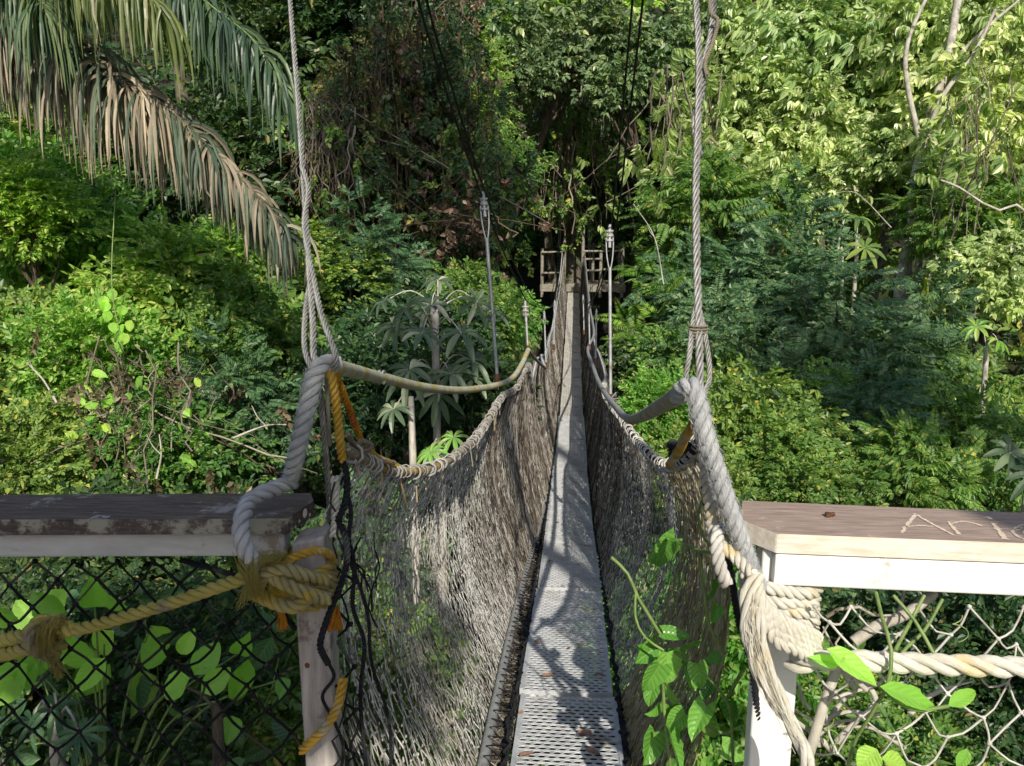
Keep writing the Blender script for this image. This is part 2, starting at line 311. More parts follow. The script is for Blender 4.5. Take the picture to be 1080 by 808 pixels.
# ================================================================== bridge
DK = np.array([(1.2, .16), (2.05, .04), (3.54, -.22), (5.5, -.56), (8.35, -.88), (11, -.96), (13.5, -.9), (17, -.68), (20.5, -.36), (21.6, -.24), (23, -.1)])
from numpy import interp
_y = np.linspace(1.2, 23, 400); _z = np.interp(_y, DK[:, 0], DK[:, 1])
for _ in range(60): _z[1:-1] = (_z[:-2] + 2 * _z[1:-1] + _z[2:]) / 4
def dz(y): return np.interp(y, _y, _z)
DW = .155
def perforated(L, Wd, seed):
    """plank of expanded aluminium: staggered oval holes, flat lips"""
    g = G(); nx, px = 10, Wd * 2 / 10.0; py = px * .78; ny = int(L / py)
    xs = []; A = []; hole = 10
    th = np.arange(hole) / hole * 2 * math.pi
    ring_in = np.stack([np.cos(th) * px * .45, np.sin(th) * py * .43], 1)
    # outer cell outline sampled at the same angles
    c, s = np.cos(th), np.sin(th); sc = 1 / np.maximum(np.abs(c) / (px / 2), np.abs(s) / (py / 2))
    ring_out = np.stack([c * sc, s * sc], 1)
    base = np.vstack([np.c_[ring_out, np.zeros(hole)], np.c_[ring_in, np.full(hole, .0015)], np.c_[ring_in * .98, np.full(hole, -.0025)]])
    j = np.arange(hole); j2 = (j + 1) % hole
    f = np.vstack([np.stack([j, j2, j2 + hole, j + hole], 1), np.stack([j + hole, j2 + hole, j2 + 2 * hole, j + 2 * hole], 1)])
    V = []; Fc = []; n = 0
    for r in range(ny):
        off = px / 2 if r % 2 else 0
        for q in range(nx - (1 if r % 2 else 0)):
            V.append(base + np.array([-Wd + px * (q + .5) + off, (r + .5) * py, 0])); Fc.append(f + n); n += 3 * hole
    g.add(np.vstack(V), np.vstack(Fc))
    for r in range(1, ny, 2):   # fill the half cells at the edges of staggered rows
        for sx in (-1, 1):
            x0 = sx * Wd; x1 = sx * (Wd - px / 2); y0, y1 = r * py, (r + 1) * py
            g.add([[x0, y0, 0], [x1, y0, 0], [x1, y1, 0], [x0, y1, 0]], [[0, 1, 2, 3] if sx < 0 else [3, 2, 1, 0]])
    Le = ny * py
    for sx in (-1, 1): box(g, [sx * (Wd + .006), Le / 2, -.018], I3, [.006, Le / 2, .022])
    for yy in (0.004, Le - .004): box(g, [0, yy, -.018], I3, [Wd, .004, .0155])
    return g, Le
def solid_plank(L, Wd, worn):
    g = G()
    for i in range(9):
        x = -Wd + Wd * 2 / 9 * (i + .5); box(g, [x, L / 2, -.006], I3, [Wd / 9 - .004, L / 2, .007])
    box(g, [0, L / 2, -.016], I3, [Wd, L / 2, .004])
    return g
brg = thing('suspension_footbridge', (0, 10, float(dz(10))), 'narrow hanging footbridge walkway of aluminium planks sagging across the ravine to the far tree', 'footbridge')
gP, LP = perforated(1.28, DW, 0); meP = gP.data('deck_panel', False); meP.materials.append(M['alu'])
meS = solid_plank(.62, DW, 0).data('deck_panel', False); meS.materials.append(M['board_worn'])
yy = 1.30; k = 0
while yy < 21.3:
    near = yy < 9.2; L = LP if near else .62
    z0, z1 = float(dz(yy)), float(dz(yy + L))
    o = link('deck_panel', meP if near else meS, brg)
    o.matrix_parent_inverse = brg.matrix_basis.inverted()
    o.location = (random.Random(k).uniform(-.006, .006), yy, z0 + (0 if k % 2 else .003)); o.rotation_euler = (math.atan2(z1 - z0, L), 0, random.Random(k + 50).uniform(-.006, .006))
    if not near: o['label'] = 'worn mottled grey plank'
    yy += L + .03; k += 1
for sx in (-1, 1):
    g = G(); ys = np.linspace(1.3, 21.5, 80); p = np.stack([np.full(80, sx * (DW - .02)), ys, dz(ys) - .045], 1); tube_on(g, p, .014, 6)
    g.build('bearer_cable', M['cable'], brg)
g = G(); ys = np.array([1.3, 2, 2.8, 3.6, 4.4, 5.4, 6.5, 8]); xs = np.array([-.235, -.245, -.25, -.25, -.24, -.22, -.20, -.19])
tube(g, np.stack([xs, ys, dz(ys) - .01], 1), .017, 10); g.build('side_pipe', M['galv'], brg)
rg = np.random.default_rng(3)
for sx in (-1, 1):   # black lacing that ties the net to the planks
    g = G(); ys = np.arange(1.4, 20, .022); x = sx * (DW + .012 + .012 * (np.arange(len(ys)) % 2) + rg.uniform(0, .010, len(ys)))
    z = dz(ys) + .004 + .016 * ((np.arange(len(ys)) // 2) % 2) + rg.uniform(-.006, .006, len(ys))
    tube_on(g, np.stack([x, ys, z], 1), rg.uniform(.003, .0075, len(ys)), 5)
    ys2 = np.arange(1.4, 14, .05); g2 = rg.uniform(-.02, .02, (len(ys2), 3))
    tube_on(g, np.stack([np.full(len(ys2), sx * (DW + .03)), ys2, dz(ys2)], 1) + g2 * [.5, .3, 1], .006, 5)
    g.build('edge_lacing', M['black_rope'], brg)

# side nets --------------------------------------------------------
def world_keys(keys): return np.array([P(*k) for k in keys])
LR = world_keys([(364, 474, 1.5), (380, 483, 1.64), (403, 494, 1.87), (430, 498, 2.15), (460, 492, 2.5), (485, 478, 2.85), (505, 458, 3.3), (518, 438, 3.8), (530, 418, 4.3), (546, 408, 4.8), (557, 385, 5.4)])
ys = np.array([6.3, 7.2, 8.6, 10, 12, 14, 16, 18, 20, 21.3]); hL = np.array([.98, 1.12, .98, 1.08, 1.0, 1.05, 1.0, 1.05, 1.0, 1.0])
LR = np.vstack([LR, np.stack([np.interp(ys, [6, 9, 21], [-.33, -.30, -.25]), ys, dz(ys) + hL], 1)])
RR = world_keys([(741, 458, 1.62), (733, 474, 1.85), (718, 487, 2.2), (698, 489, 2.7), (680, 474, 3.1), (666, 457, 3.6), (655, 440, 4.2), (645, 428, 5), (637, 412, 6)])
ys = np.array([7, 8.6, 10, 12, 14, 16, 18, 20, 21.3])
RR = np.vstack([RR, np.stack([np.interp(ys, [7, 21], [.29, .25]), ys, dz(ys) + np.array([1, 1.08, 1.0, 1.08, 1, 1.05, 1, 1.05, 1])], 1)])
LRs, RRs = smooth_path(LR, .05), smooth_path(RR, .05)
def rim_at(R, y): return np.stack([np.interp(y, R[:, 1], R[:, 0]), y, np.interp(y, R[:, 1], R[:, 2])], -1)
def net_surface(side, y, v, layer):
    R = LRs if side < 0 else RRs
    top = rim_at(R, y)
    if side < 0: bx = -np.interp(y, [1.3, 2, 3.6, 4.4, 5.4, 6.5, 8, 22], [.235, .245, .25, .24, .22, .20, .19, .18])
    else: bx = np.interp(y, [1.3, 3, 22], [.20, .185, .18])
    bot = np.stack([bx, y, dz(y) - .01], -1)
    bul = np.interp(y, [1.4, 3, 6, 20], [.15, .15, .07, .03]) if side < 0 else np.interp(y, [1.4, 2.4, 4, 20], [.10, .12, .05, .02])
    p = top * (1 - v)[..., None] + bot * v[..., None]
    fold = .018 * np.sin(y * 9 + 2 * np.sin(y * 2.3)) * np.interp(y, [2, 4], [.5, 1.6])
    if side < 0: p[..., 1] -= np.interp(y, [1.4, 2.5, 5, 8], [.22, .42, .30, 0]) * v ** 1.3
    p[..., 0] += side * (bul * np.sin(math.pi * v ** .8) + fold * np.sin(math.pi * np.clip(v, 0, 1)) + layer * .014)
    return p
def side_net(side, y0, y1, du, rows, r, layer, mats, seed, knot=True, jit=.35, keep=1., vmax=1.0, parent=None, name='net_layer'):
    rg = np.random.default_rng(seed); nu = int((y1 - y0) / du)
    i, j = np.meshgrid(np.arange(nu), np.arange(rows + 1), indexing='ij')
    y = y0 + (i + .5 * (j % 2)) * du + rg.normal(0, du * jit, i.shape)
    v_ = j / rows
    # mesh bunches together and opens in slow waves
    y = y + .018 * np.sin(y * 5.1 + v_ * 2 + seed) * np.interp(y, [1.4, 3], [.35, .9])
    v = j / rows * vmax; v = np.clip(v + rg.normal(0, .6 * jit / rows, v.shape) * ((j > 0) & (j < rows)), 0, 1)
    Pn = net_surface(side, np.clip(y, y0, y1), v, layer) + rg.normal(0, min(.0035, .16 * du), i.shape + (3,))
    A, B = [], []
    odd = (np.arange(rows) % 2)[None, :]
    a = Pn[1:-1, :-1]; 
    lo = np.where(odd[..., None] == 1, Pn[1:-1, 1:], Pn[:-2, 1:]); hi = np.where(odd[..., None] == 1, Pn[2:, 1:], Pn[1:-1, 1:])
    A = np.concatenate([a.reshape(-1, 3), a.reshape(-1, 3)]); B = np.concatenate([lo.reshape(-1, 3), hi.reshape(-1, 3)])
    kk = (rg.random(len(A)) < (keep if np.isscalar(keep) else np.interp(A[:, 1], *keep))); kk &= np.linalg.norm(A - B, axis=1) < .35
    A, B = A[kk], B[kk]
    g = G(); prisms(g, A, B, r * rg.uniform(.7, 1.35, len(A)), 3)
    if knot:
        K = Pn[:, 1:-1].reshape(-1, 3); K = K[K[:, 1] < 4.5]; dv = np.array([0, 0, 1.]) * r * 2.6
        prisms(g, K - dv, K + dv, r * 2.0, 3)
    return g.build(name, M[mats], parent, smooth=False)
for side, lab, grp in ((-1, 'grey knotted twine netting forming the left side of the footbridge, dappled with sun', 0), (1, 'knotted netting forming the right side of the footbridge, behind the climbing vine', 0)):
    t = thing('side_net', (side * .3, 8, float(dz(8)) + .4), lab, 'safety net', 'nets along the sides of the footbridge')
    near1 = 1.47 if side < 0 else 1.75
    side_net(side, near1, 2.6, .022, 24, .0013, 0, 'strand', 5 + side, jit=.13, keep=([1.9, 2.6], [.92, .2]), parent=t)
    side_net(side, near1 + .3, 5.5, .0150, 40, .00125, .2, 'strand', 9 + side, jit=.09, keep=([1.9, 2.2, 2.7, 4.6, 5.4], [0, .45, 1, 1, .5]), parent=t)
    side_net(side, 3.1, 21.3, .014, 30, .0014, 1.3, 'strand2', 19 + side, knot=False, jit=.2, keep=([3.1, 4.2, 5], [.05, .7, 1]), parent=t)
    side_net(side, 3.6, 21.3, .012, 24, .0018, -.5, 'strand2', 39 + side, knot=False, keep=([3.6, 5, 6], [.05, .75, 1]), parent=t)
    if side > 0: side_net(side, 1.62, 2.6, .012, 26, .0015, -.3, 'strandg', 77, parent=t, jit=.12, knot=False)
    # strip of net between pipe and planks
    if side < 0:
        g = G(); ys = np.arange(1.4, 6, .06); a = np.stack([np.full(len(ys), -DW - .02), ys, dz(ys) + .0], 1)
        b = np.stack([-np.interp(ys, [1.3, 2, 3.6, 4.4, 5.4, 6.5], [.235, .245, .25, .24, .22, .20]), ys + .03, dz(ys) + .005], 1)
        m_ = (a + b) / 2 + rg.normal(0, .006, a.shape) - [0, 0, .02]
        for q0, q1 in ((a, m_), (m_, b), (np.roll(a, 1, 0)[1:], m_[1:]), (m_[1:], np.roll(b, 1, 0)[1:])): prisms(g, q0, q1, .0022, 3)
        g.build('net_floor', M['black_twine'], t, smooth=False)
        g = G(); n_ = 6000; y_ = rg.uniform(1.4, 6, n_); u0, u1 = rg.uniform(0, 1, n_), rg.uniform(0, 1, n_); u1 = np.clip(u0 + rg.normal(0, .3, n_), 0, 1); xb = np.interp(y_, [1.3, 2, 3.6, 4.4, 5.4, 6.5], [.235, .245, .25, .24, .22, .20])
        f_ = lambda u, yq: np.stack([-(DW + .02) * (1 - u) - xb * u, yq, dz(yq) - .02 - .03 * np.sin(math.pi * u)], 1)
        a, b = f_(u0, y_), f_(u1, y_ + rg.normal(0, .045, n_)); prisms(g, a + rg.normal(0, .008, a.shape), b, .0016, 3); g.build('net_floor', M['strand2'], t, smooth=False)
    # rim rope, lashed with loops
    R = LRs if side < 0 else RRs; nearR = R[R[:, 1] < 6.5]; farR = R[R[:, 1] > 6.3]
    g = G(); rope(g, nearR[::6], .011, k=5); g.build('rim_rope', M['tan_rope'] if side < 0 else M['black_rope'], t)
    g = G(); tube_on(g, farR[::4], .010, 5); g.build('rim_rope', M['grey_rope'], t)
    g = G(); rr = np.random.default_rng(11 + side)
    T, N, B = frames(nearR)
    ns = len(nearR) * 16; ii = np.linspace(1, len(nearR) - 3, ns); i0 = ii.astype(int); fr_ = (ii - i0)[:, None]
    base_ = nearR[i0] * (1 - fr_) + nearR[i0 + 1] * fr_; th = np.cumsum(rr.uniform(.2, 1.0, ns)); rd = .0155 + .004 * np.sin(ii * 2.1) + .003 * np.sin(ii * 5.7)
    base_ = base_ + T[i0] * (.02 * np.sin(ii * 3.3))[:, None]
    tube_on(g, base_ + (rd * np.cos(th))[:, None] * N[i0] + (rd * np.sin(th))[:, None] * B[i0], .0028 + .0012 * np.sin(ii * 1.7), 4)
    g.build('lashing', M['strand'] if side < 0 else M['grey_twine'], t)
    g = G(); rr = np.random.default_rng(31 + side)
    for i in range(1, len(nearR) - 3, 4):
        h = rr.uniform(.04, .11); a = nearR[i] + rr.normal(0, .008, 3); prisms(g, [a], [a + [rr.normal(0, .012), rr.normal(0, .015), -h]], .0028, 4)
    g.build('fringe', M['tan_rope'], t)['kind'] = 'stuff'

# main suspension cables and hangers -------------------------------
cabs = [
 [(434, -70, 2.5), (441, 0, 3), (475, 110, 3.6), (511, 214, 4.5), (543, 292, 6.6), (562, 322, 9)],
 [(447, -70, 2.6), (450, 0, 3.05), (482, 110, 3.65), (516, 214, 4.55), (549, 292, 6.7), (566, 318, 9)],
 [(671, -70, 2.6), (667, 0, 3.2), (656, 120, 4), (643, 248, 5), (628, 310, 7.4), (617, 330, 10)],
 [(685, -70, 2.6), (678, 0, 3.2), (664, 120, 4), (648, 248, 5), (632, 305, 7.4), (619, 322, 10)]]
lab = ['outer of the two dark cables slanting down to the left hanger clamp', 'inner of the two dark cables slanting down to the left hanger clamp', 'left one of the two dark cables running down to the tall right hanger', 'right one of the two dark cables running down to the tall right hanger']
for i, kx in enumerate(cabs):
    pts = [P(*q) for q in kx]; sx = -1 if i < 2 else 1
    for y in (13, 16, 19, 21.8): pts.append(np.array([sx * (.28 + .03 * (i % 2)), y, float(dz(y)) + np.interp(y, [13, 21.8], [1.25, 3.2])]))
    g = G(); tube(g, pts, .0055, 5, .15); tag(g.build('suspension_cable', M['dark_cable']), lab[i], 'cable', 'dark steel cables carrying the bridge')
def hanger(top, bot, d, lab, r=.007, d2=None, big=True):
    a = P(top[0], top[1], d); b = P(bot[0], bot[1], d2 or d); t = thing('hanger_rod', b, lab, 'hanger', 'steel hangers between cable and handrail')
    u = (b - a) / np.linalg.norm(b - a); L = np.linalg.norm(b - a)
    s = .55 if not big else 1
    g = G(); tube_on(g, np.array([a + u * L * .22, b]), r, 8); g.build('rod', M['galv'], t)
    side_ = RGT; g = G()
    loop = [a + u * L * .24 + side_ * .003, a + u * L * .15 + side_ * .018 * s, a + u * .05 + side_ * .02 * s, a + u * .012, a + u * .05 - side_ * .02 * s, a + u * L * .15 - side_ * .018 * s, a + u * L * .24 - side_ * .003]
    tube(g, loop, .0045 * s, 6); g.build('eye_loop', M['galv'], t)
    g = G()
    for q in range(3): 
        c_ = a + u * (.012 + .028 * q) * s; box(g, c_, np.array([RGT, np.cross(u, RGT), u]), np.array([.022, .010, .007]) * s)
    tube_on(g, np.array([a - u * .03 * s, a + u * .11 * s]), .010 * s, 8)
    g.build('cable_clamp', M['galv'], t)
    g = G(); tube_on(g, np.array([b - u * .05, b + u * .012]), r * 1.7, 8); g.build('collar', M['rust'], t)
    return t
hanger((510, 208), (525, 404), 4.4, 'tall pale hanger rod left of the walkway with a rusty foot on the yellowed handrail', .010)
hanger((643, 242), (644, 424), 4.8, 'tallest pale hanger rod right of the walkway with a capped clamp on top', .010)
hanger((554, 322), (557, 372), 5.5, 'short forked hanger where the left handrail bends up', .008)
hanger((574, 330), (576, 388), 7.2, 'short left hanger with a blue grey shackle beyond the handrail bend', .008, big=False)
hanger((585, 318), (584, 368), 9.0, 'farther short left hanger close beside the plank edge', .009, big=False)
hanger((629, 328), (628, 384), 6.8, 'short right hanger with clamp just beyond the tallest hanger', .008, big=False)
hanger((621, 322), (622, 368), 8.6, 'second short right hanger beyond the tallest hanger', .009, big=False)
hanger((615, 312), (616, 352), 11, 'third and farthest short hanger right of the walkway', .009, big=False)

# handrails --------------------------------------------------------
t = thing('handrail_hose', P(450, 408, 2.9), 'pale mossy yellow grey hose handrail curving from the left rope to the left hanger', 'handrail')
LH = [P(*k) for k in [(349, 386, 1.49), (375, 392, 1.85), (400, 398, 2.2), (450, 409, 2.9), (490, 411.5, 3.6), (525, 406, 4.3), (541, 398, 4.7), (551, 383, 5.1), (557, 369, 5.5)]]
g = G(); tube(g, LH, .0165, 12); g.build('sheath', M['hose'], t)
for q in ((523, 407, 4.27), (400, 398, 2.2)):
    c_ = P(*q); g = G(); 
    for s_ in (-.012, 0, .012): th = np.linspace(0, 6.28, 12); tube_on(g, c_ + np.stack([np.full(12, s_), .0185 * np.cos(th), .0185 * np.sin(th)], 1), .003, 5)
    g.build('wire_binding', M['galv'], t)
g = G(); tube(g, [P(*k) for k in [(557, 369, 5.5), (567, 381, 6.1), (575, 388, 6.8)]], .012, 8); g.build('sheath', M['tan_rope'], t)
pts = [P(575, 388, 6.8)] 
for y in (7.6, 8.8, 10, 12, 15, 18, 21): pts.append(np.array([-.3, y, float(dz(y)) + (1.12 if int(y) % 2 else 1.02)]))
g = G(); tube(g, pts, .012, 6, .1); g.build('sheath', M['grey_rope'], t)
t = thing('handrail_hose', P(700, 426, 1.9), 'dull grey hose handrail dipping to a sharp bend right of the walkway', 'handrail')
RH = [P(*k) for k in [(728, 408, 1.47), (715, 417, 1.6), (699, 427, 1.9), (680, 438, 2.4), (667, 442.5, 2.9), (663, 442, 3.05)]]
g = G(); tube(g, RH, .0185, 12); g.build('sheath', M['hose2'], t)
RH2 = [P(*k) for k in [(664, 442.5, 3.0), (657, 438, 3.4), (650, 430, 3.9), (641, 419, 4.6), (631, 402, 5.6), (625, 385, 6.8), (620, 368, 8.4)]] + [np.array([.28, y, float(dz(y)) + 1.1]) for y in (10.5, 13, 16, 19, 21)]
g = G(); tube(g, RH2, .0155, 10, .05); g.build('sheath', M['galv'], t)
g = G(); rr = np.random.default_rng(4)
for i in range(9): prisms(g, [P(644, 421, 4.75)], [P(644 + rr.uniform(-8, 9), 421 + rr.uniform(-10, 8), 4.75 + rr.uniform(-.1, .1))], .005, 4)
g.build('wire_binding', M['galv'], t)

# ================================================================== railings
zT = 1.05
def prism_poly(g, top, zt, zb):
    """vertical prism from an outline"""
    n = len(top); V = np.vstack([np.c_[top, np.full(n, zt)], np.c_[top, np.full(n, zb)]]); j = np.arange(n); j2 = (j + 1) % n
    g.add(V, [list(range(n))]); g.add(V, [list(range(2 * n - 1, n - 1, -1))]); g.add(V, np.stack([j2, j, j + n, j2 + n], 1))
# left
fl = PZ(0, 548, zT)[:2]; fr = PZ(303, 547, zT)[:2]; bl = PZ(0, 523.5, zT)[:2]; br = PZ(338, 520, zT)[:2]
ud = (fr - fl) / np.linalg.norm(fr - fl); fl2 = fl - ud * 1.3; bl2 = bl - ud * 1.3
er = br + (fr - br) * .32 + ud * .006
tl = thing('wooden_railing', (*fr, 0), 'shaded railing on the left with a dark lichen spotted plank, pale beam and post', 'railing', 'railings at the bridge entrance')
g = G(); prism_poly(g, np.array([fl2, fr, er, br - ud * .02, bl2][::-1]) if False else np.array([fl2, fr, er, br - ud * .02, bl2]), zT, zT - .031)
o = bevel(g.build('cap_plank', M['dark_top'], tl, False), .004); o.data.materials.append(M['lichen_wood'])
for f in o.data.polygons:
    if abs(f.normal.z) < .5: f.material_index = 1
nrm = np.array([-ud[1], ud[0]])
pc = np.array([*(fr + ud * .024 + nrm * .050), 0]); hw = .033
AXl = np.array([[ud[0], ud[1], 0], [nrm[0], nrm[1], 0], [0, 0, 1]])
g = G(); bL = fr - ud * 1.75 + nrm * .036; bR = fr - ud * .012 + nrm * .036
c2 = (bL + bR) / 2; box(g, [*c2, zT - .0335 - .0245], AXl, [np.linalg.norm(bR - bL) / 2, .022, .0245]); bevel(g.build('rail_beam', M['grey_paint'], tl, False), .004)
# post: slightly leaning, top cut slanting and showing beside the plank end
g = G(); top = P(329, 566, 1.54); bot = P(345, 830, 1.60); bot = top + (bot - top) * 2.2
ax = np.array([AXl[0], AXl[1]]); rings = []
dn = (bot - top) / np.linalg.norm(bot - top)
for q in (top, bot):
    for sx, sy in ((-1, -1), (1, -1), (1, 1), (-1, 1)):
        rings.append(q + ax[0] * sx * .031 + ax[1] * sy * .036 + (np.array([0, 0, 1]) * (.014 if (sx > 0) else 0) if q is top else 0))
g.add(rings, [[0, 1, 2, 3], [7, 6, 5, 4], [0, 4, 5, 1], [1, 5, 6, 2], [2, 6, 7, 3], [3, 7, 4, 0]]); 
o = bevel(g.build('post', M['post_wood'], tl, False), .006, 3)
g = G(); 
c_ = P(324, 702, 1.505)
a_ = np.linspace(0, 6.28, 12, endpoint=False); g.add(c_ + np.stack([np.cos(a_) * .005, a_ * 0, np.sin(a_) * .006], 1) @ np.array([AXl[0], AXl[1], AXl[2]]), [list(range(12))])
g.build('bolt_hole', M['rust'], tl)
# pale lichen spots on the end of the plank
g = G()
e_dir = (er - fr) / np.linalg.norm(er - fr); e_n = np.array([e_dir[1], -e_dir[0]])
for s_, h_, r_ in ((.62, -.012, .0085), (.40, -.020, .003), (.80, -.022, .0035), (.25, -.026, .0025)):
    q = fr + (er - fr) * s_ + e_n * .0016; a_ = np.linspace(0, 6.28, 14, endpoint=False)
    g.add(np.stack([q[0] + np.cos(a_) * r_ * e_dir[0], q[1] + np.cos(a_) * r_ * e_dir[1], zT + h_ + np.sin(a_) * r_ * 1.1], 1), [list(range(14))])
g.build('lichen_spot', M['cream_edge'], tl)

# right
b0 = PZ(783, 528, zT)[:2]; b1 = PZ(1080, 545.5, zT)[:2]; e0 = PZ(781, 548, zT)[:2]; f0 = PZ(820, 563, zT)[:2]; f1 = PZ(1080, 573, zT)[:2]
ur = (f1 - f0) / np.linalg.norm(f1 - f0); nr = np.array([-ur[1], ur[0]])
tr_ = thing('wooden_railing', (*f0, 0), 'sunlit right railing with scratched letters on its brown plank and a glaring white beam', 'railing', 'railings at the bridge entrance')
g = G(); prism_poly(g, np.array([e0, f0, f1 + ur * 1.0, b1 + ur * 1.0, b0]), zT, zT - .037)
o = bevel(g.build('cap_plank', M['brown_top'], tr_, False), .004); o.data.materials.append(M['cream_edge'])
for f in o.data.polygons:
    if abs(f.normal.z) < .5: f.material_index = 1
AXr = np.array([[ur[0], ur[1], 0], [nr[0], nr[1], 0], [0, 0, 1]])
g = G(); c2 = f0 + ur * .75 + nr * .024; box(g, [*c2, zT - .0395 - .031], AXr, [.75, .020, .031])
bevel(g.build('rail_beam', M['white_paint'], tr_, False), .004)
g = G(); pt = f0 + ur * .022 + nr * .050; box(g, [*pt, .42], AXr, [.040, .0245, .59]); 
g.v[-1] += 0
bevel(g.build('post', M['white_paint'], tr_, False), .006, 3)
# block of bare wood behind the beam end, on the post
g = G(); pt2 = f0 - ur * .012 + nr * .052; 
def stroke(g, pts, w):
    """flat scratch on the plank top, pts are photo pixels on the plank"""
    q = smooth_path([PZ(900 + x / 6, 520 + y / 6, zT + .0012) for x, y in pts], .003); T = np.gradient(q, axis=0); T /= np.linalg.norm(T, axis=1)[:, None]
    Nn = np.stack([-T[:, 1], T[:, 0], T[:, 2] * 0], 1); rr = np.random.default_rng(len(pts)); ww = w * (1 + .25 * rr.normal(size=len(q)))[:, None]
    ww = ww * 1.35 * (.75 + .35 * np.abs(np.sin(np.linspace(0, 9, len(q)) + len(q))))[:, None]; q = q + rr.normal(0, .0007, q.shape) * [1, 1, 0]
    V = np.concatenate([q - Nn * ww, q + Nn * ww]); m = len(q); i = np.arange(m - 1); g.add(V, np.stack([i, i + 1, i + 1 + m, i + m], 1))
g = G()
stroke(g, [(305, 250), (345, 195), (395, 135)], .0024); stroke(g, [(390, 130), (500, 195), (635, 266)], .0022); stroke(g, [(330, 212), (420, 205), (510, 212)], .0019)
stroke(g, [(603, 180), (640, 225), (672, 262)], .0026); stroke(g, [(620, 192), (710, 180), (815, 206)], .0022)
stroke(g, [(885, 190), (925, 240), (962, 292)], .0034); stroke(g, [(838, 150), (858, 158), (880, 160)], .0050)
stroke(g, [(1120, 230), (1060, 232), (1010, 240), (1040, 275), (1110, 292), (1170, 262), (1150, 215), (1080, 200), (1010, 225)], .0018)
stroke(g, [(1065, 215), (1085, 262)], .0016)
g.build('scratched_lettering', M['scratch'], tr_, False)
g = G(); c_ = PZ(873, 543, zT + .004); tube_on(g, np.array([c_ - [0, 0, .006], c_ + [0, 0, .004]]), .006, 8); tube_on(g, np.array([c_, c_ + [.013, .003, .001]]), .004, 6); g.build('nail_head', M['rust'], tr_)

# platform the photographer stands on
t = thing('entrance_platform', (0, .4, 0), 'wooden boards of the entrance platform below the two railings', 'platform')
g = G()
for i in range(13): box(g, [-1.8 + i * .3, .1, -.02], I3, [.142, 1.15, .02])
bevel(g.build('floor_boards', M['old_wood'], t, False), .004)
for x in (-1.6, 1.6):
    g = G(); box(g, [x, .1, -.12], I3, [.05, 1.1, .075]); g.build('bearer', M['old_wood'], t, False)
    g = G(); tube_on(g, np.array([[x, .6, -5.5], [x, .6, -.2]]), .09, 10); g.build('leg', M['bark'], t)

# ================================================================== ropes on the left
g = G(); rope(g, [P(*k) for k in [(355, 384, 1.52), (346, 382.5, 1.47), (338, 386, 1.45), (331, 398, 1.45), (325, 425, 1.45), (317, 460, 1.46), (311, 485, 1.48), (307, 503, 1.52), (302, 512, 1.57)]], .0158, k=10); fuzz(g, [(338, 386, 1.45), (331, 398, 1.45), (325, 425, 1.45), (317, 460, 1.46), (311, 485, 1.48), (307, 503, 1.52)], .017, 900, 1)
tag(g.build('anchor_rope', M['grey_rope']), 'thick grey twisted rope rising from the left railing to the wire cable loop', 'rope')
g = G(); rope(g, [P(*k) for k in [(309, 508, 1.53), (296, 513, 1.50), (279, 519, 1.47), (264, 528, 1.45), (257, 541, 1.42), (254, 556, 1.405), (256, 573, 1.40), (263, 588, 1.40), (272, 600, 1.42)]], .0155, k=10)
tag(g.build('anchor_rope', M['grey_rope']), 'thick grey rope turn bent over the dark plank of the left railing', 'rope')
# coil round the post
def coil(center, ax0, ax1, rx, ry, z0, z1, turns, r, g, ph=0, slant=0.0, jit=.002, seed=0):
    rr = np.random.default_rng(seed); n = int(turns * 14); th = ph + np.linspace(0, turns * 2 * math.pi, n)
    c, s = np.cos(th), np.sin(th); e = .72
    x = np.sign(c) * np.abs(c) ** e * rx; y = np.sign(s) * np.abs(s) ** e * ry
    z = np.linspace(z0, z1, n) + slant * c
    p = center + x[:, None] * ax0 + y[:, None] * ax1 + z[:, None] * np.array([0, 0, 1]) + rr.normal(0, jit, (n, 3))
    rope(g, p, r, k=8); return p
t = thing('rope_knot', P(312, 615, 1.5), 'tight coil of dull yellow rope bound round the left railing post', 'rope knot')
cc = P(322, 612, 1.555)
g = G(); coil(cc, AXl[0], AXl[1], .052, .058, -.034, .046, 5.2, .0125, g, ph=.5, slant=-.004); g.build('coil', M['knot_rope'], t)
g = G(); rope(g, [P(*k) for k in [(262, 620, 1.46), (285, 634, 1.44), (310, 640, 1.43), (330, 628, 1.44)]], .013); rope(g, [P(*k) for k in [(275, 596, 1.43), (290, 610, 1.415), (305, 618, 1.41), (325, 626, 1.42), (346, 632, 1.46)]], .0125)
rope(g, [P(*k) for k in [(268, 628, 1.45), (280, 606, 1.415), (300, 600, 1.41), (320, 606, 1.42), (345, 612, 1.47)]], .0125)
g.build('crossing_turn', M['knot_rope'], t)
g = G(); rope(g, [P(*k) for k in [(268, 612, 1.44), (290, 598, 1.42), (315, 586, 1.42), (335, 581, 1.45), (346, 584, 1.50), (352, 592, 1.56)]], .0085); g.build('orange_turn', M['orange_rope'], t)
g = G(); fibres(g, [P(*k) for k in [(258, 578, 1.40), (264, 600, 1.40), (270, 618, 1.41), (276, 636, 1.43)]], 110, .016, .0008, 1); fibres(g, [P(*k) for k in [(266, 596, 1.40), (285, 590, 1.40), (310, 586, 1.41)]], 50, .012, .0007, 2)
fibres(g, [P(*k) for k in [(280, 605, 1.41), (262, 622, 1.41), (248, 645, 1.42)]], 40, .010, .0006, 3); g.build('frayed_fibres', M['yellow_rope'], t)
rr = np.random.default_rng(6)
for q in ((296, 640, 1.5), (353, 642, 1.52)):
    g = G()
    for i in range(16): a = P(*q) + rr.normal(0, .004, 3); b = P(q[0] + rr.uniform(-4, 8), q[1] + rr.uniform(14, 26), q[2]); tube(g, [a, (a + b) / 2 + rr.normal(0, .002, 3), b], .0018, 4)
    g.build('orange_tassel', M['red_orange_rope'], t)
